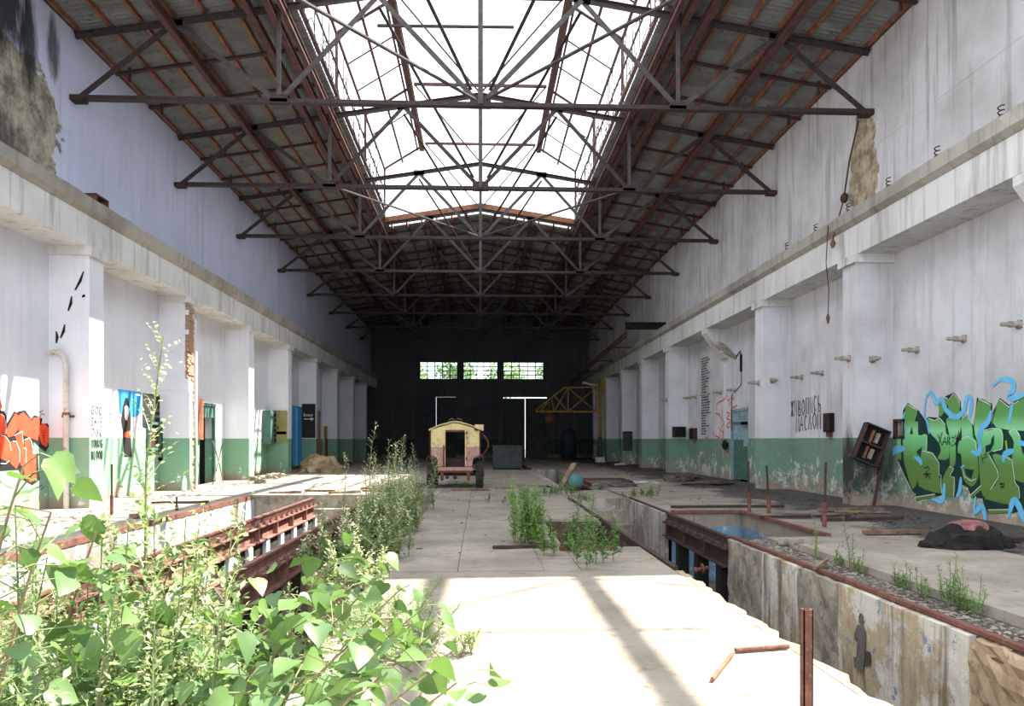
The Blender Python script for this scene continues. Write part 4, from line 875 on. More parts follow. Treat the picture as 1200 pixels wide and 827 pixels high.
for px, py, w, h, lab in ((179, 511, .45, .42, 'small open meter niche with pale green frame below the black painted panel'), (191, 520, .35, .5, 'lower meter niche with pale green frame beside the brick pillar')):
    P = onx(px, py, -WX); t = thing('meter_box', lab, 'wall box', P)
    MB().box(0, .1, -w, -w+.1, -h, h).box(0, .1, w-.1, w, -h, h).box(0, .1, -w, w, h-.08, h).box(0, .1, -w, w, -h, -h+.08).obj('frame', 'door_green', t); MB().box(0, .02, -w+.1, w-.1, -h+.08, h-.08).obj('back', 'rust_dark', t)
t = thing('plywood_sheet', 'brown warped board hanging at the left doorway', 'board', (-9.66, 26.9, 1.55)); MB().box(-.03, .03, -.25, .25, 0, 1.4).obj('board', 'timber', t)
t = thing('branch', 'dry forked branch leaning in the left doorway', 'branch', (-9.3, 27.6, 0)); MB().tube([(0, -.5, 0), (0, .1, .8), (0, .5, 1.4)], .02, 5).tube([(0, .6, 0), (0, .1, .8), (0, -.5, 1.5)], .02, 5).obj('twig', 'plank', t)
t = thing('green_locker', 'narrow green locker with dark slots between two left pillars', 'locker', (-9.55, 35.2, 1.35)); MB().box(-.18, .18, -.45, .45, 0, 1.5).obj('body', 'door_green', t)
for i in range(6): MB().box(.18, .2, .1, .4, .1+i*.23, .22+i*.23).obj('slot', 'dark', t)
t = thing('skateboard_deck', 'dark narrow painted board hung on the wall right of the left doorway', 'board', (-9.7, 30.0, 1.0)); MB().prism([(0, -.2+.0, .0), (0, .2, .0), (0, .22, 1.6), (0, .12, 1.95), (0, -.12, 1.95), (0, -.22, 1.6)], (.03, 0, 0)).obj('deck', 'black_paint', t); MB().box(.03, .035, -.12, .12, .2, .9).obj('motif', 'chalk', t)

# ------------------------------------------------------------------ paint on the walls: graffiti and lettering
NR = Vector((-1, 0, 0)); NL = Vector((1, 0, 0))
class Trace:            # outlines read off the photograph in crop coordinates, laid on the wall plane x = X
    def __init__(s, X, x0, y0, sc): s.X = X; s.x0 = x0; s.y0 = y0; s.sc = sc; s.n = Vector((-1 if X > 0 else 1, 0, 0))
    def p(s, u, v, lift=0): q = onx(s.x0+u/s.sc, s.y0+v/s.sc, s.X); return q+s.n*lift
    def k(s, u, v): a = s.p(u, v); b = s.p(u, v+10); return (a-b).length/10      # metres per crop pixel
    def poly(s, name, pts, mat, parent, lift): return MB().add([s.p(u, v, lift) for u, v in smooth(pts)], [tuple(range(len(smooth(pts))))]).obj(name, mat, parent)
    def stroke(s, name, lines, w, mat, parent, lift, taper=None):
        m = MB()
        for l in lines:
            l2 = smooth(l, False) if len(l) > 2 else l; k = s.k(*l[0]); tp = None
            if taper: tp = [taper[int(i*(len(taper)-1)/max(1, len(l2)-1))] for i in range(len(l2))]
            m.ribbon([s.p(u, v) for u, v in l2], w*k, s.n, lift, tp)
        return m.obj(name, mat, parent)
SM = [0]
def smooth(pts, closed=True):
    if not SM[0]: return pts
    out = []; n = len(pts)
    for i in range(n if closed else n-1):
        p0, p1, p2, p3 = (pts[(i-1) % n], pts[i], pts[(i+1) % n], pts[(i+2) % n]) if closed else (pts[max(i-1, 0)], pts[i], pts[i+1], pts[min(i+2, n-1)])
        for t in (0, .33, .67):
            out.append(tuple(.5*(2*b+(c-a)*t+(2*a-5*b+4*c-d)*t*t+(3*b-a-3*c+d)*t**3) for a, b, c, d in zip(p0, p1, p2, p3)))
    if not closed: out.append(pts[-1])
    return out
G = Trace(WX, 1030, 450, 4.865)
SM[0] = 0
base = G.poly('graffiti', [(165, 106), (228, 150), (262, 200), (285, 186), (342, 192), (343, 90), (385, 66), (430, 47), (468, 100), (474, 190), (502, 168), (540, 240), (560, 76), (648, 112), (642, 240), (655, 150), (690, 78), (745, 118), (790, 88), (900, 50), (900, 690), (770, 735), (625, 740), (600, 690), (590, 652), (530, 648), (508, 590), (470, 570), (436, 642), (368, 634), (330, 640), (215, 668), (208, 624), (190, 608), (108, 440), (100, 300), (130, 290), (138, 150)], 'deep_teal', wall_right, .004)
base['label'] = 'large green and blue graffiti lettering on the right wall'
LET = [[(165, 115), (220, 150), (206, 210), (225, 216), (228, 290), (272, 285), (278, 350), (270, 400), (247, 455), (240, 500), (195, 600), (152, 470), (142, 420), (135, 230), (150, 160)],
 [(268, 388), (310, 395), (345, 450), (345, 515), (355, 560), (360, 622), (230, 580), (245, 480)],
 [(280, 197), (320, 210), (350, 194), (380, 230), (385, 280), (400, 300), (400, 420), (338, 425), (355, 380), (340, 330), (290, 270)],
 [(396, 105), (430, 55), (460, 95), (465, 184), (400, 188)], [(346, 110), (380, 76), (398, 95), (380, 150), (348, 185)],
 [(387, 196), (466, 196), (466, 270), (442, 330), (440, 440), (425, 470), (407, 465), (405, 300)], [(405, 465), (430, 482), (407, 525), (435, 532), (430, 638), (370, 625), (366, 540)],
 [(472, 204), (500, 176), (530, 220), (540, 300), (560, 330), (565, 400), (570, 520), (545, 575), (520, 580), (485, 540), (477, 480), (470, 400), (452, 390), (457, 330), (475, 310)],
 [(570, 86), (640, 120), (620, 200), (605, 265), (690, 250), (710, 290), (705, 370), (660, 380), (630, 400), (680, 490), (685, 530), (640, 600), (597, 640), (577, 520), (567, 350), (545, 250)],
 [(690, 90), (745, 130), (800, 95), (900, 60), (900, 250), (670, 245), (668, 150)], [(650, 405), (715, 410), (760, 430), (780, 560), (800, 590), (805, 650), (750, 685), (630, 660), (610, 640), (690, 530)],
 [(742, 272), (780, 256), (810, 300), (825, 400), (900, 400), (900, 550), (782, 545), (762, 430), (772, 330)], [(210, 642), (322, 625), (326, 640), (216, 664)], [(526, 630), (585, 577), (590, 600), (536, 646)], [(104, 305), (128, 310), (130, 430), (108, 430)], [(624, 715), (765, 712), (768, 730), (628, 738)]]
SM[0] = 1
for i, l in enumerate(LET):
    SM[0] = int(i not in (12, 13, 14, 15, 3)); G.poly('letter', l, 'graffiti_green', base, .008+.0002*i)
for l in ([(190, 240), (178, 285), (197, 285)], [(250, 356), (215, 386), (240, 416)], [(490, 480), (545, 488), (530, 540), (502, 522)], [(610, 352), (640, 340), (645, 310), (660, 288), (660, 340), (640, 380), (612, 392)]): G.poly('counter', l, 'deep_teal', base, .0125)
G.poly('letter_dash', [(722, 322), (732, 320), (738, 370), (728, 374)], 'lime', base, .0128)
G.stroke('highlight', [[(165, 115), (222, 150)], [(112, 440), (150, 530), (186, 600)], [(270, 385), (310, 394), (345, 450), (346, 515), (358, 520), (358, 570), (361, 622)], [(284, 194), (320, 208), (350, 193), (382, 232)], [(398, 95), (430, 53), (462, 98), (464, 130)], [(348, 100), (380, 74), (396, 84)], [(402, 190), (466, 194)], [(475, 200), (502, 174), (532, 222)], [(475, 312), (510, 298), (552, 325), (563, 400)], [(478, 480), (490, 525), (530, 552), (556, 540)], [(405, 470), (430, 482), (407, 525), (433, 532), (430, 636)], [(572, 84), (642, 118)], [(606, 262), (650, 252), (690, 252), (710, 290), (706, 368), (655, 384)], [(632, 402), (678, 490), (686, 530), (640, 602)], [(692, 88), (745, 130), (800, 95)], [(716, 410), (762, 432), (780, 560), (802, 590), (806, 650)], [(742, 270), (780, 256), (808, 296)], [(212, 644), (322, 626)], [(526, 632), (586, 577)], [(626, 716), (766, 714)], [(278, 290), (272, 382), (248, 382)]], 4, 'chalk', base, .014)
SM[0] = 1
for l, w in (([(152, 160), (140, 200), (155, 272)], 14), ([(80, 485), (65, 430), (90, 378), (150, 368)], 30), ([(262, 185), (270, 85), (300, 48), (330, 110), (362, 82), (385, 145), (440, 188), (488, 150), (505, 75), (530, 90), (522, 190)], 22), ([(260, 180), (280, 220), (290, 285)], 14), ([(205, 415), (238, 435), (246, 462)], 22), ([(645, 150), (625, 215), (588, 250), (575, 320)], 30), ([(530, 382), (572, 392), (585, 320)], 26), ([(655, 8), (700, -28), (760, -20), (772, 20), (745, 72), (790, 75), (830, 55)], 26), ([(768, 105), (756, 160), (744, 225)], 18), ([(715, 445), (722, 400), (772, 378)], 28), ([(850, 345), (800, 330)], 44), ([(306, 652), (365, 662), (378, 565)], 24), ([(446, 640), (464, 610), (472, 530)], 22), ([(556, 640), (548, 735), (590, 690), (606, 740), (612, 800)], 24), ([(742, 760), (770, 665), (800, 690), (835, 785)], 32), ([(470, 476), (492, 462)], 14)):
    G.stroke('swoosh', [l], w*1.25, 'sky_paint', base, .016, (.55, 1, 1.1, 1.1, .95, .5))
SM[0] = 0
G.stroke('tag', [[(340, 285), (366, 352)], [(366, 272), (338, 362)], [(366, 346), (380, 300), (391, 346)], [(371, 330), (388, 328)], [(396, 346), (396, 300), (411, 310), (399, 325), (416, 346)], [(416, 300), (436, 309), (426, 325), (442, 336), (420, 355)], [(438, 290), (449, 322)], [(461, 264), (440, 350)], [(585, 405), (600, 450)], [(592, 428), (606, 416)], [(606, 400), (618, 396), (622, 412), (612, 422), (606, 400)], [(262, 478), (285, 470), (292, 490)], [(256, 515), (300, 510)], [(268, 500), (300, 540)], [(280, 490), (272, 540)], [(690, 570), (722, 566)], [(696, 590), (722, 580)], [(700, 562), (712, 592)]], 6, 'ink', base, .018)
# red graffiti on the left wall
H = Trace(-WX, 0, 460, 6.89)
rb = H.poly('graffiti', [(-160, 120), (30, 148), (52, 190), (52, 250), (112, 148), (136, 160), (150, 148), (202, 142), (252, 210), (270, 184), (342, 208), (332, 250), (382, 248), (414, 300), (412, 400), (366, 480), (320, 442), (272, 396), (268, 488), (304, 490), (308, 600), (322, 700), (260, 747), (180, 700), (150, 622), (-160, 645)], 'ink', wall_left, .004); rb['label'] = 'red and black graffiti lettering on the left wall'
for i, l in enumerate(([(-150, 160), (0, 168), (30, 190), (44, 260), (44, 340), (0, 343), (-150, 343)], [(52, 332), (52, 290), (120, 165), (180, 215), (140, 300), (102, 350), (62, 360)], [(150, 182), (185, 156), (255, 227), (270, 200), (322, 200), (312, 300), (300, 385), (190, 345), (148, 310)], [(320, 260), (355, 246), (395, 290), (402, 380), (370, 440), (330, 410), (308, 330)], [(-150, 350), (40, 352), (75, 400), (85, 470), (80, 560), (60, 560), (0, 530), (-150, 600)], [(87, 392), (125, 392), (155, 470), (155, 560), (130, 615), (82, 572)], [(120, 352), (178, 312), (184, 420), (205, 452), (205, 580), (162, 588), (150, 450)], [(192, 382), (230, 367), (254, 400), (264, 490), (290, 502), (288, 640), (293, 700), (240, 724), (192, 680), (192, 600), (207, 580)], [(-60, 40), (0, 60), (14, 110), (0, 148), (-60, 140)])):
    H.poly('letter', l, 'red_paint', rb, .008+.0003*i)
H.stroke('highlight', [[(0, 170), (30, 190), (44, 262), (44, 330)], [(112, 346), (175, 310), (184, 415)], [(186, 445), (206, 450), (206, 578)], [(194, 380), (232, 364), (254, 400), (264, 490), (290, 492)], [(0, 344), (40, 352), (76, 402), (84, 465)], [(98, 392), (126, 392), (156, 470), (155, 560)], [(0, 570), (40, 575), (70, 548)]], 6, 'chalk', rb, .0125)
H.stroke('tag', [[(338, 300), (338, 325), (358, 325), (358, 300)], [(338, 345), (360, 345)], [(340, 365), (360, 365)], [(342, 385), (358, 385)], [(345, 400), (356, 400)], [(270, 155), (320, 158), (345, 140)], [(272, 185), (320, 195), (330, 170), (358, 178)], [(290, 768), (340, 745)], [(325, 785), (358, 755)], [(70, 280), (80, 265)]], 6, 'ink', rb, .0128)
# stroke lettering
GL = {'G': [[(.9, .8), (.5, 1), (.1, .6), (.2, .1), (.6, 0), (.9, .2), (.9, .45), (.55, .45)]], 'O': [[(.5, 1), (.1, .7), (.1, .3), (.5, 0), (.9, .3), (.9, .7), (.5, 1)]], 'D': [[(.15, 0), (.15, 1), (.6, .95), (.9, .5), (.6, .05), (.15, 0)]], 'S': [[(.85, .9), (.4, 1), (.15, .75), (.8, .35), (.6, 0), (.1, .1)]], 'A': [[(.05, 0), (.5, 1), (.95, 0)], [(.25, .4), (.75, .4)]], 'V': [[(.1, 1), (.5, 0), (.9, 1)]], 'E': [[(.85, 1), (.2, 1), (.2, 0), (.85, 0)], [(.2, .5), (.7, .5)]], 'U': [[(.15, 1), (.15, .2), (.5, 0), (.85, .2), (.85, 1)]], 'R': [[(.2, 0), (.2, 1), (.8, .85), (.7, .55), (.2, .5), (.85, 0)]], 'Y': [[(.1, 1), (.5, .5), (.9, 1)], [(.5, .5), (.5, 0)]], 'N': [[(.15, 0), (.15, 1), (.85, 0), (.85, 1)]], 'B': [[(.2, 0), (.2, 1), (.7, .9), (.65, .55), (.2, .5), (.8, .4), (.75, .05), (.2, 0)]], 'L': [[(.2, 1), (.2, 0), (.85, 0)]],
 'Ж': [[(.5, 0), (.5, 1)], [(.05, 1), (.5, .5), (.95, 1)], [(.0, 0), (.5, .5), (1, 0)]], 'И': [[(.15, 1), (.15, 0), (.85, 1), (.85, 0)]], 'В': [[(.2, 0), (.2, 1), (.7, .9), (.65, .55), (.2, .5), (.8, .4), (.75, .05), (.2, 0)]], 'П': [[(.15, 0), (.15, 1), (.85, 1), (.85, 0)]], 'С': [[(.85, .85), (.45, 1), (.1, .5), (.45, 0), (.85, .15)]], 'Ь': [[(.2, 1), (.2, 0), (.75, .05), (.8, .4), (.2, .5)]], 'М': [[(.05, 0), (.12, 1), (.5, .15), (.88, 1), (.95, 0)]], 'Л': [[(.05, 0), (.5, 1), (.9, 0)]], ':': [[(.4, .3), (.5, .3)], [(.4, .7), (.5, .7)]]}
GL['О'] = GL['O']; GL['А'] = GL['A']
def write(txt, o, U, V, nrm, w, h, sw, mat, parent, name='lettering', lift=.01, slant=0, seed=0):
    m = MB(); o = Vector(o); U = Vector(U); V = Vector(V); r = random.Random(seed); n = 0
    for ch in txt:
        if ch != ' ':
            j = r.uniform(-.06, .06)
            for l in GL[ch]: m.ribbon([o+U*(w*(n+.8*a))+V*(h*(b+j)+slant*w*n) for a, b in l], sw, nrm, lift)
        n += 1
    return m.obj(name, mat, parent)
p = onx(927, 489, WX); write('ЖИВОПИСЬ', p, (0, -1, 0), (0, 0, 1), NR, .275, .48, .048, 'brown_ink', wall_right, slant=.06)['label'] = 'brown brushed words ЖИВОПИСЬ МАСЛОМ, upper line'
p = onx(933, 506, WX); write('МАСЛОМ:', p, (0, -1, 0), (0, 0, 1), NR, .3, .48, .048, 'brown_ink', wall_right, slant=.06, seed=3)['label'] = 'brown brushed words ЖИВОПИСЬ МАСЛОМ, lower line'
for i, wd in enumerate(('GOD', 'SAVE', 'OUR', 'YOUNG', 'BLOOD')):
    write(wd, (-PXI, 17.84, 2.13-i*.255), (0, 1, 0), (0, 0, 1), NL, .55/len(wd), .19, .028, 'ink', wall_left, seed=i)['label'] = 'black hand-lettered word on the first left pillar'
m = MB(); yq = PY[1]-.335
for a in (((98, 318), (88, 340)), ((84, 347), (80, 364)), ((76, 380), (71, 396)), ((66, 388), (66, 402)), ((96, 348), (99, 345))):
    q0, q1 = ony(*a[0], yq), ony(*a[1], yq); m.ribbon([q0, q0.lerp(q1, .5)+Vector((.02, 0, 0)), q1], .07, (0, -1, 0), .003, (.4, 1, .5))
m.obj('scuff_mark', 'ink', wall_left)['label'] = 'dark slanting scuff marks on the first left pillar'
# list of short printed lines, too small to read
m = MB(); r = random.Random(12); a, b = onx(822, 421, WX), onx(834, 508, WX)
for i in range(30):
    z = a.z-(a.z-b.z)*i/29; y = a.y; L = r.uniform(.6, 1.35)
    while y > a.y-L:
        s_ = r.uniform(.05, .14); m.ribbon([(WX, y, z), (WX, y-s_, z+r.uniform(-.015, .015))], r.uniform(.045, .075), NR, .006); y -= s_+.03
m.obj('printed_list', 'ink', wall_right)['label'] = 'tall column of small black printed lines'
O = Trace(WX, 810, 395, 5.9); SM[0] = 1
O.stroke('orange_scribble', [[(215, 490), (215, 560), (230, 600), (222, 680), (235, 740), (220, 790), (240, 800), (240, 760)], [(172, 495), (185, 455), (230, 430), (240, 405)], [(170, 525), (200, 540), (210, 600)], [(195, 620), (200, 690), (170, 680)], [(245, 520), (270, 530), (245, 560), (272, 575), (245, 615), (265, 620), (270, 580)], [(260, 475), (280, 440), (300, 415)], [(285, 490), (320, 470)], [(245, 380), (255, 440), (290, 400)], [(155, 700), (160, 650)], [(225, 600), (205, 640), (230, 660)], [(100, 690), (115, 700), (108, 712)], [(0, 620), (20, 640)]], 11, 'orange_paint', wall_right, .008)['label'] = 'orange sprayed scribble beside the blue door'
SM[0] = 0
# painted figure and panels on the left wall between pillars
B_ = Trace(-WX, 100, 450, 10.34)
f0 = B_.poly('mural_panel', [(390, 60), (680, 100), (680, 350), (600, 400), (420, 360)], 'blue_paint', wall_left, .004); f0['label'] = 'bright blue painted panel with a dark standing figure'
B_.poly('figure_coat', [(455, 260), (480, 170), (510, 165), (530, 250), (550, 420), (545, 560), (560, 880), (470, 880), (450, 560), (430, 440)], 'ink', f0, .008)
B_.poly('figure_scarf', [(470, 275), (500, 255), (530, 300), (505, 440), (480, 430)], 'chalk', f0, .011); B_.poly('figure_dress', [(465, 590), (540, 560), (545, 650), (470, 640)], 'red_paint', f0, .011)
f1 = B_.poly('black_panel', [(690, 110), (975, 135), (975, 640), (690, 520)], 'black_paint', wall_left, .006); f1['label'] = 'black painted panel with faint white lettering'
r = random.Random(4); ls = []
for u0, v0, n in ((760, 240, 5), (820, 300, 4), (850, 375, 5)):
    for k in range(n): ls += [[(u0+k*22, v0), (u0+k*22+r.uniform(0, 12), v0+34)], [(u0+k*22, v0+r.uniform(0, 30)), (u0+k*22+14, v0+r.uniform(0, 30))]]
B_.stroke('panel_lettering', ls, 6, 'chalk', f1, .01)
f2 = B_.stroke('line_drawing', [[(330, 230), (350, 180), (385, 185), (400, 230)], [(345, 300), (330, 360), (370, 390), (395, 340), (380, 290)], [(330, 420), (370, 460), (410, 430)], [(240, 320), (300, 330)], [(240, 360), (310, 365)], [(240, 400), (300, 395)], [(235, 450), (300, 470)], [(560, 400), (600, 340), (640, 380), (620, 450), (580, 470), (560, 400)], [(590, 420), (610, 380)]], 4, 'steel_grey', wall_left, .008); f2['label'] = 'thin grey line drawing beside the blue panel'
# stencil of a man with a case on the right pit wall
K = Trace(RP1-.004, 930, 620, 4.594)
k0 = K.poly('stencil_figure', [(352, 520), (345, 590), (330, 600), (328, 560), (345, 515), (375, 515), (392, 560), (390, 620), (385, 700), (378, 765), (352, 755), (340, 690)], 'faded_ink', floor, .006); k0['label'] = 'faded black stencil of a standing man with a case on the pit wall'
K.poly('stencil_head', [(352, 470), (362, 450), (374, 465), (376, 490), (390, 497), (374, 502), (366, 512), (354, 500)], 'faded_ink', k0, .006)
K.poly('stencil_case', [(385, 655), (415, 660), (420, 730), (388, 740)], 'steel_grey', k0, .006); K.poly('stencil_case', [(326, 685), (350, 690), (352, 755), (328, 740)], 'faded_ink', k0, .0065)

# ------------------------------------------------------------------ plants
def leaf_pts(base, d, n, L, W_):
    d = d.normalized(); s = d.cross(n).normalized(); n = s.cross(d)
    return [base, base+d*L*.45+s*W_*.5+n*L*.06, base+d*L, base+d*L*.45-s*W_*.5+n*L*.06]
def weed(name, label, base, stalks, seed, mat='weed_leaf', leaf=.05, group=None, panicle=None, lean=.12, dens=1.0, spread=.12, cat='weed', wid=.16):
    """clump of upright weeds: stalks = list of heights"""
    r = random.Random(seed); t = thing(name, label, cat, base, 0, group); fo = MB(); pa = MB()
    for h in stalks:
        b = Vector((r.gauss(0, spread), r.gauss(0, spread), 0)); dr = Vector((r.gauss(0, lean), r.gauss(0, lean), 1)); n = 8
        pts = [b+dr*h*i/n+Vector((math.sin(i*.9+h*7)*.015*h, math.cos(i*.8+h*3)*.015*h, 0)) for i in range(n+1)]
        MB().tube(pts, .004+.004*h, 5, .002).obj('stem', 'stem', t)
        nb = int((10+22*h)*dens)
        for j in range(nb):
            f = .08+.92*(j+r.random())/nb; i = min(n-1, int(f*n)); p = pts[i].lerp(pts[i+1], f*n-i); a = r.uniform(0, 2*PI)
            bl = h*(wid+.25*wid*r.random())*(1.15-f)+.03; d = Vector((math.cos(a), math.sin(a), .55+.7*r.random())).normalized(); q = p+d*bl
            isp = panicle and f > panicle
            m = 3+int(bl/leaf*1.2)
            fo.add(*twig(p, q))
            for k in range(m):
                c = p.lerp(q, (k+.6)/m); la = r.uniform(0, 2*PI); ld = (d*.5+Vector((math.cos(la), math.sin(la), r.uniform(-.5, .6)))).normalized(); L = leaf*r.uniform(.55, 1.2)*(1.1-.5*f)
                nn = Vector((r.uniform(-.6, .6), r.uniform(-.6, .6), 1)).normalized()
                (pa if isp and r.random() < .8 else fo).add(leaf_pts(c, ld, nn, L*(.55 if isp else 1), L*(.45 if isp else .42)), [(0, 1, 2), (0, 2, 3)])
    o = fo.obj('foliage', mat, t); stuff(o)
    if pa.v: stuff(pa.obj('seed_heads', 'weed_pale', t))
    return t
def twig(p, q):
    d = (q-p).normalized(); s = d.cross(Vector((0, 0, 1))).normalized()*.0025
    return [p-s, p+s, q], [(0, 1, 2)]
# weeds along the walkway edge of the left pit
for i, (px, py, hs) in enumerate([(408, 668, [.7, .9, .6, .8, .5]), (425, 645, [1.0, 1.3, .8, .9, .7]), (442, 640, [1.1, .9, 1.5, .8, .7]), (450, 625, [1.2, 1.0, .8, .9]), (462, 612, [1.1, 1.6, .9, .8]), (474, 604, [1.0, .8, .9]), (484, 596, [.8, .9, 1.5]), (420, 690, [.5, .6, .4, .5]), (470, 622, [.8, .6, .9]), (452, 655, [.7, .5, .8])]):
    p = onz(px, py); weed('goosefoot_weed', 'bushy grey-green weed with cream seed heads on the edge of the left pit', (p.x, p.y, 0), hs+[h*.75 for h in hs]+[h*.5 for h in hs], 200+i, 'weed_leaf', .075, 'weeds along the left pit edge', .6, .12, 1.9, .2)
# tall flowering stalks
for i, (px, py, Y, h) in enumerate([(432, 495, 14.0, 2.0), (401, 530, 13, 1.45), (452, 515, 14.5, 1.6), (490, 520, 15.5, 1.5)]):
    p = ony(px, py, Y); weed('goosefoot_weed', 'tall pale flowering weed stalk rising above the pit-edge weeds', (p.x, Y, 0), [p.z], 230+i, 'weed_leaf', .06, 'tall flowering stalks by the left pit', .45, .03, 1.1, .02, wid=.12)
# weeds beside the walkway hole
for i, (px, py, hs, lab) in enumerate([(625, 637, [.95, .8, .9, .7, .85, .6, .75, .8], 'large bright green weed bush growing from a crack beside the walkway hole'), (650, 651, [.35, .3, .4, .25], 'low tufted weed in front of the small floor opening'), (697, 660, [.95, .5, .45, .4, .6], 'upright spiky weed growing through the strip slab'), (683, 645, [.7, .5, .45, .4], 'yellowing weed behind the upright spiky weed')]):
    p = onz(px, py); weed('bright_weed', lab, (p.x, p.y, 0), hs+([h*.8 for h in hs]+[h*.55 for h in hs] if i == 0 else []), 250+i, 'weed_bright', .07, None, None, .12, 2.0, .15)
for i, (px, py, h) in enumerate([(608, 588, .35), (622, 583, .3), (640, 580, .3), (655, 578, .35), (668, 580, .4), (598, 590, .3), (683, 588, .25), (745, 583, .3), (760, 581, .28), (545, 571, .2), (655, 562, .25)]):
    p = onz(px, py); weed('grass_tuft', 'low green tuft in a joint of the walkway slabs', (p.x, p.y, 0), [h, h*.8, h*.7, h*.6, h*.9, h*.5], 270+i, 'weed_bright', .07, 'tufts in the walkway joints', None, .25, 1.3, .2, 'grass')
for i, (px, py, h) in enumerate([(980, 655, .65), (1010, 662, .25), (1045, 672, .3), (1075, 668, .75), (1090, 687, .25), (1105, 690, .3), (1130, 705, .35), (1150, 712, .45), (1165, 716, .4), (1158, 712, .5), (1190, 722, .35), (1120, 700, .3)]):
    p = onz(px, py, -.04); weed('slender_weed', 'slender green weed rooted along the raised slab edge', (4.48 if i not in (3,) else 4.5, p.y, -.04), [h, h*.6] if i in (0, 3) else [h, h*.7, h*.5, h*.6], 290+i, 'weed_bright', .04, 'weeds along the raised slab edge', None, .1, .9, .04, wid=.1)
weed('creeping_weed', 'low sprawling grey-green weed creeping over the sunlit walkway', (-.55, 5.6, 0), [.16]*26, 320, 'weed_leaf', .035, None, None, .9, 2.2, .22, wid=.5)
weed('creeping_weed', 'creeping weed with thin runners at the walkway edge above the pit', (-.8, 6.3, 0), [.28]*22, 321, 'weed_leaf', .035, None, None, .6, 2.0, .24, wid=.45)
# tall weed stalk in the foreground, rooted in the left pit
def from_tip(px, py, Y): return ony(px, py, Y)
for i, (tip, foot, lab) in enumerate([((172, 392, 2.6), (110, 980, 2.6), 'tall pale weed stalk rising above the poplar leaves'), ((14, 590, 2.4), (20, 1000, 2.4), 'grey-green weed stalk growing against the poplar shoots'), ((215, 610, 3.2), (200, 950, 3.2), 'thin weed stalk beside the tall pale stalk'), ((245, 640, 3.6), (250, 950, 3.6), 'sparse weed stalk over the left rail')]):
    a = from_tip(*tip); b = from_tip(*foot); b.z = ZB if False else b.z; h = a.z-ZB
    t = weed('tall_weed', lab, (b.x, b.y, ZB), [h], 330+i, 'weed_leaf', .05, None, .88 if i == 0 else None, .0, 2.2, .0, wid=.085); t.rotation_euler = (0, math.atan2(a.x-b.x, a.z-b.z)*.8, 0)
r = random.Random(77)
for i in range(48):
    Y = r.uniform(2.2, 5.0); px = r.uniform(-30, 470); py = r.uniform(690, 800)+(px < 200)*-50; p = ony(px, py, Y)
    if p.x > -1.25: p.x = -1.3-r.random()*.3
    weed('pit_weed', 'dense leafy weed filling the near end of the left pit', (p.x, Y, ZB), [p.z-ZB, (p.z-ZB)*.9, (p.z-ZB)*.85], 400+i, 'weed_leaf' if i % 3 else 'weed_bright', .055, 'weeds filling the left pit', None, .07, 1.6, .12, wid=.12)
for i in range(18):
    Y = r.uniform(2.1, 3.2); p = ony(r.uniform(-20, 230), r.uniform(590, 720), Y); h = p.z-ZB
    weed('pit_weed', 'grey-green leafy weed among the poplar shoots of the left pit', (p.x, Y, ZB), [h, h*.93, h*.88], 460+i, 'weed_leaf', .06, 'weeds among the poplar shoots', None, .05, 1.5, .1, wid=.1)
# poplar shoots with broad leaves
lp = [(0, 0), (.2, -.07), (.42, .08), (.47, .3), (.3, .62), (0, 1)]
vs = [(0, y, 0) for y in (0, .3, .62, 1)]
lm = MB(); R_ = [(x, y, .16*x+.05*math.sin(y*5)) for x, y in lp[1:5]]; L_ = [(-x, y, z) for x, y, z in R_]
lm.add([(0, 0, 0), (0, .3, -.01), (0, .65, -.02), (0, 1, -.1)]+R_+L_, [(0, 4, 5, 1), (1, 5, 6), (1, 6, 7, 2), (2, 7, 3), (0, 1, 9, 8), (1, 10, 9), (1, 2, 11, 10), (2, 3, 11)])
leaf_me = lm.mesh('leaf', 'poplar_leaf', True)
PS = [((28, 545, 2.1), 34), ((60, 600, 2.3), 34), ((118, 610, 2.7), 30), ((232, 690, 2.6), 34), ((275, 710, 2.9), 32), ((330, 700, 3.0), 36), ((385, 660, 3.4), 36), ((440, 640, 3.6), 34), ((420, 700, 2.9), 38), ((470, 690, 3.2), 34), ((505, 745, 2.6), 42), ((535, 800, 2.3), 42), ((455, 770, 2.4), 42), ((380, 770, 2.5), 40), ((300, 780, 2.5), 36), ((210, 770, 2.5), 30), ((345, 735, 2.7), 36), ((480, 725, 2.8), 38), ((150, 720, 2.4), 40), ((255, 745, 2.3), 40), ((420, 745, 2.3), 44), ((360, 790, 2.2), 40), ((500, 790, 2.1), 44), ((430, 800, 2.1), 40), ((210, 640, 3.4), 26)]
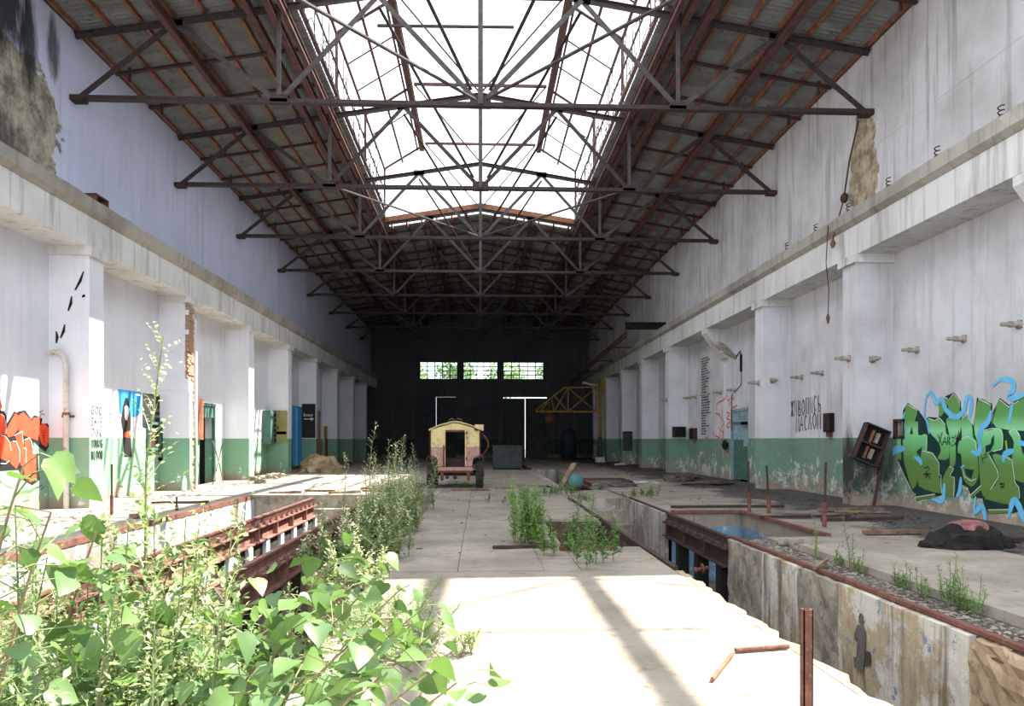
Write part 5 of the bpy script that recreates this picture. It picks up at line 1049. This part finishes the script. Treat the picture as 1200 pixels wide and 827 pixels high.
for i, (tip, nl) in enumerate(PS):
    r = random.Random(500+i); a = ony(*tip)
    b = Vector((min(a.x-.35, -1.32), a.y-.1+r.uniform(-.2, .2), ZB)); t = thing('poplar_shoot', 'young poplar shoot with broad heart-shaped leaves in the near left pit', 'sapling', b, 0, 'poplar shoots in the left pit')
    tipv = a-b; mid = Vector((tipv.x*.15, tipv.y*.5, tipv.z*.7)); n = 14
    cv = [(mid*2*(1-k/n)*(k/n)+tipv*(k/n)**2) for k in range(n+1)]
    MB().tube(cv, .012, 6, .003).obj('stem', 'twig', t)
    for j in range(nl):
        f = 1-.5*(j/nl)**1.1; q = f*n; k = min(n-1, int(q)); p = cv[k].lerp(cv[k+1], q-k)
        az = r.uniform(0, 2*PI); out = Vector((math.cos(az), math.sin(az)*.8, r.uniform(-.1, .5))); pl = r.uniform(.05, .2)+(1-f)*.35; c = p+out*pl
        if j % 2 == 0: MB().tube([p, p.lerp(c, .6)+Vector((0, 0, .02)), c], .0025, 3, cap=False).obj('petiole', 'stem', t)
        s = r.uniform(.06, .1); e = Euler((r.gauss(-.55, .45), r.gauss(0, .45), az-PI/2+r.gauss(0, .5)))
        put('leaf', leaf_me, t, c, e, s)
# trees outside beyond the back windows
for i, (x, z, s_) in enumerate(((-7.2, 7.5, 2.1), (-2.4, 8.0, 2.0), (2.4, 7.4, 2.1), (7.4, 7.8, 2.1))):
    r = random.Random(800+i); t = thing('tree', 'leafy green tree seen through the back windows', 'tree', (x, 76, 0), 0, 'trees beyond the back windows'); MB().tube([(0, 0, 0), (.1, 0, z*.6), (0, .2, z)], .2, 8, .06).obj('trunk', 'twig', t); fo = MB()
    for k in range(700):
        d = Vector((r.gauss(0, 1), r.gauss(0, 1), r.gauss(0, 1))).normalized()*s_*r.random()**.4; c = Vector((0, 0, z))+d; ld = Vector((r.gauss(0, 1), r.gauss(0, 1), r.gauss(0, 1))).normalized()
        fo.add(leaf_pts(c, ld, Vector((r.gauss(0, .5), r.gauss(0, .5), 1)).normalized(), .34, .3), [(0, 1, 2), (0, 2, 3)])
    stuff(fo.obj('crown', 'tree_leaf', t))
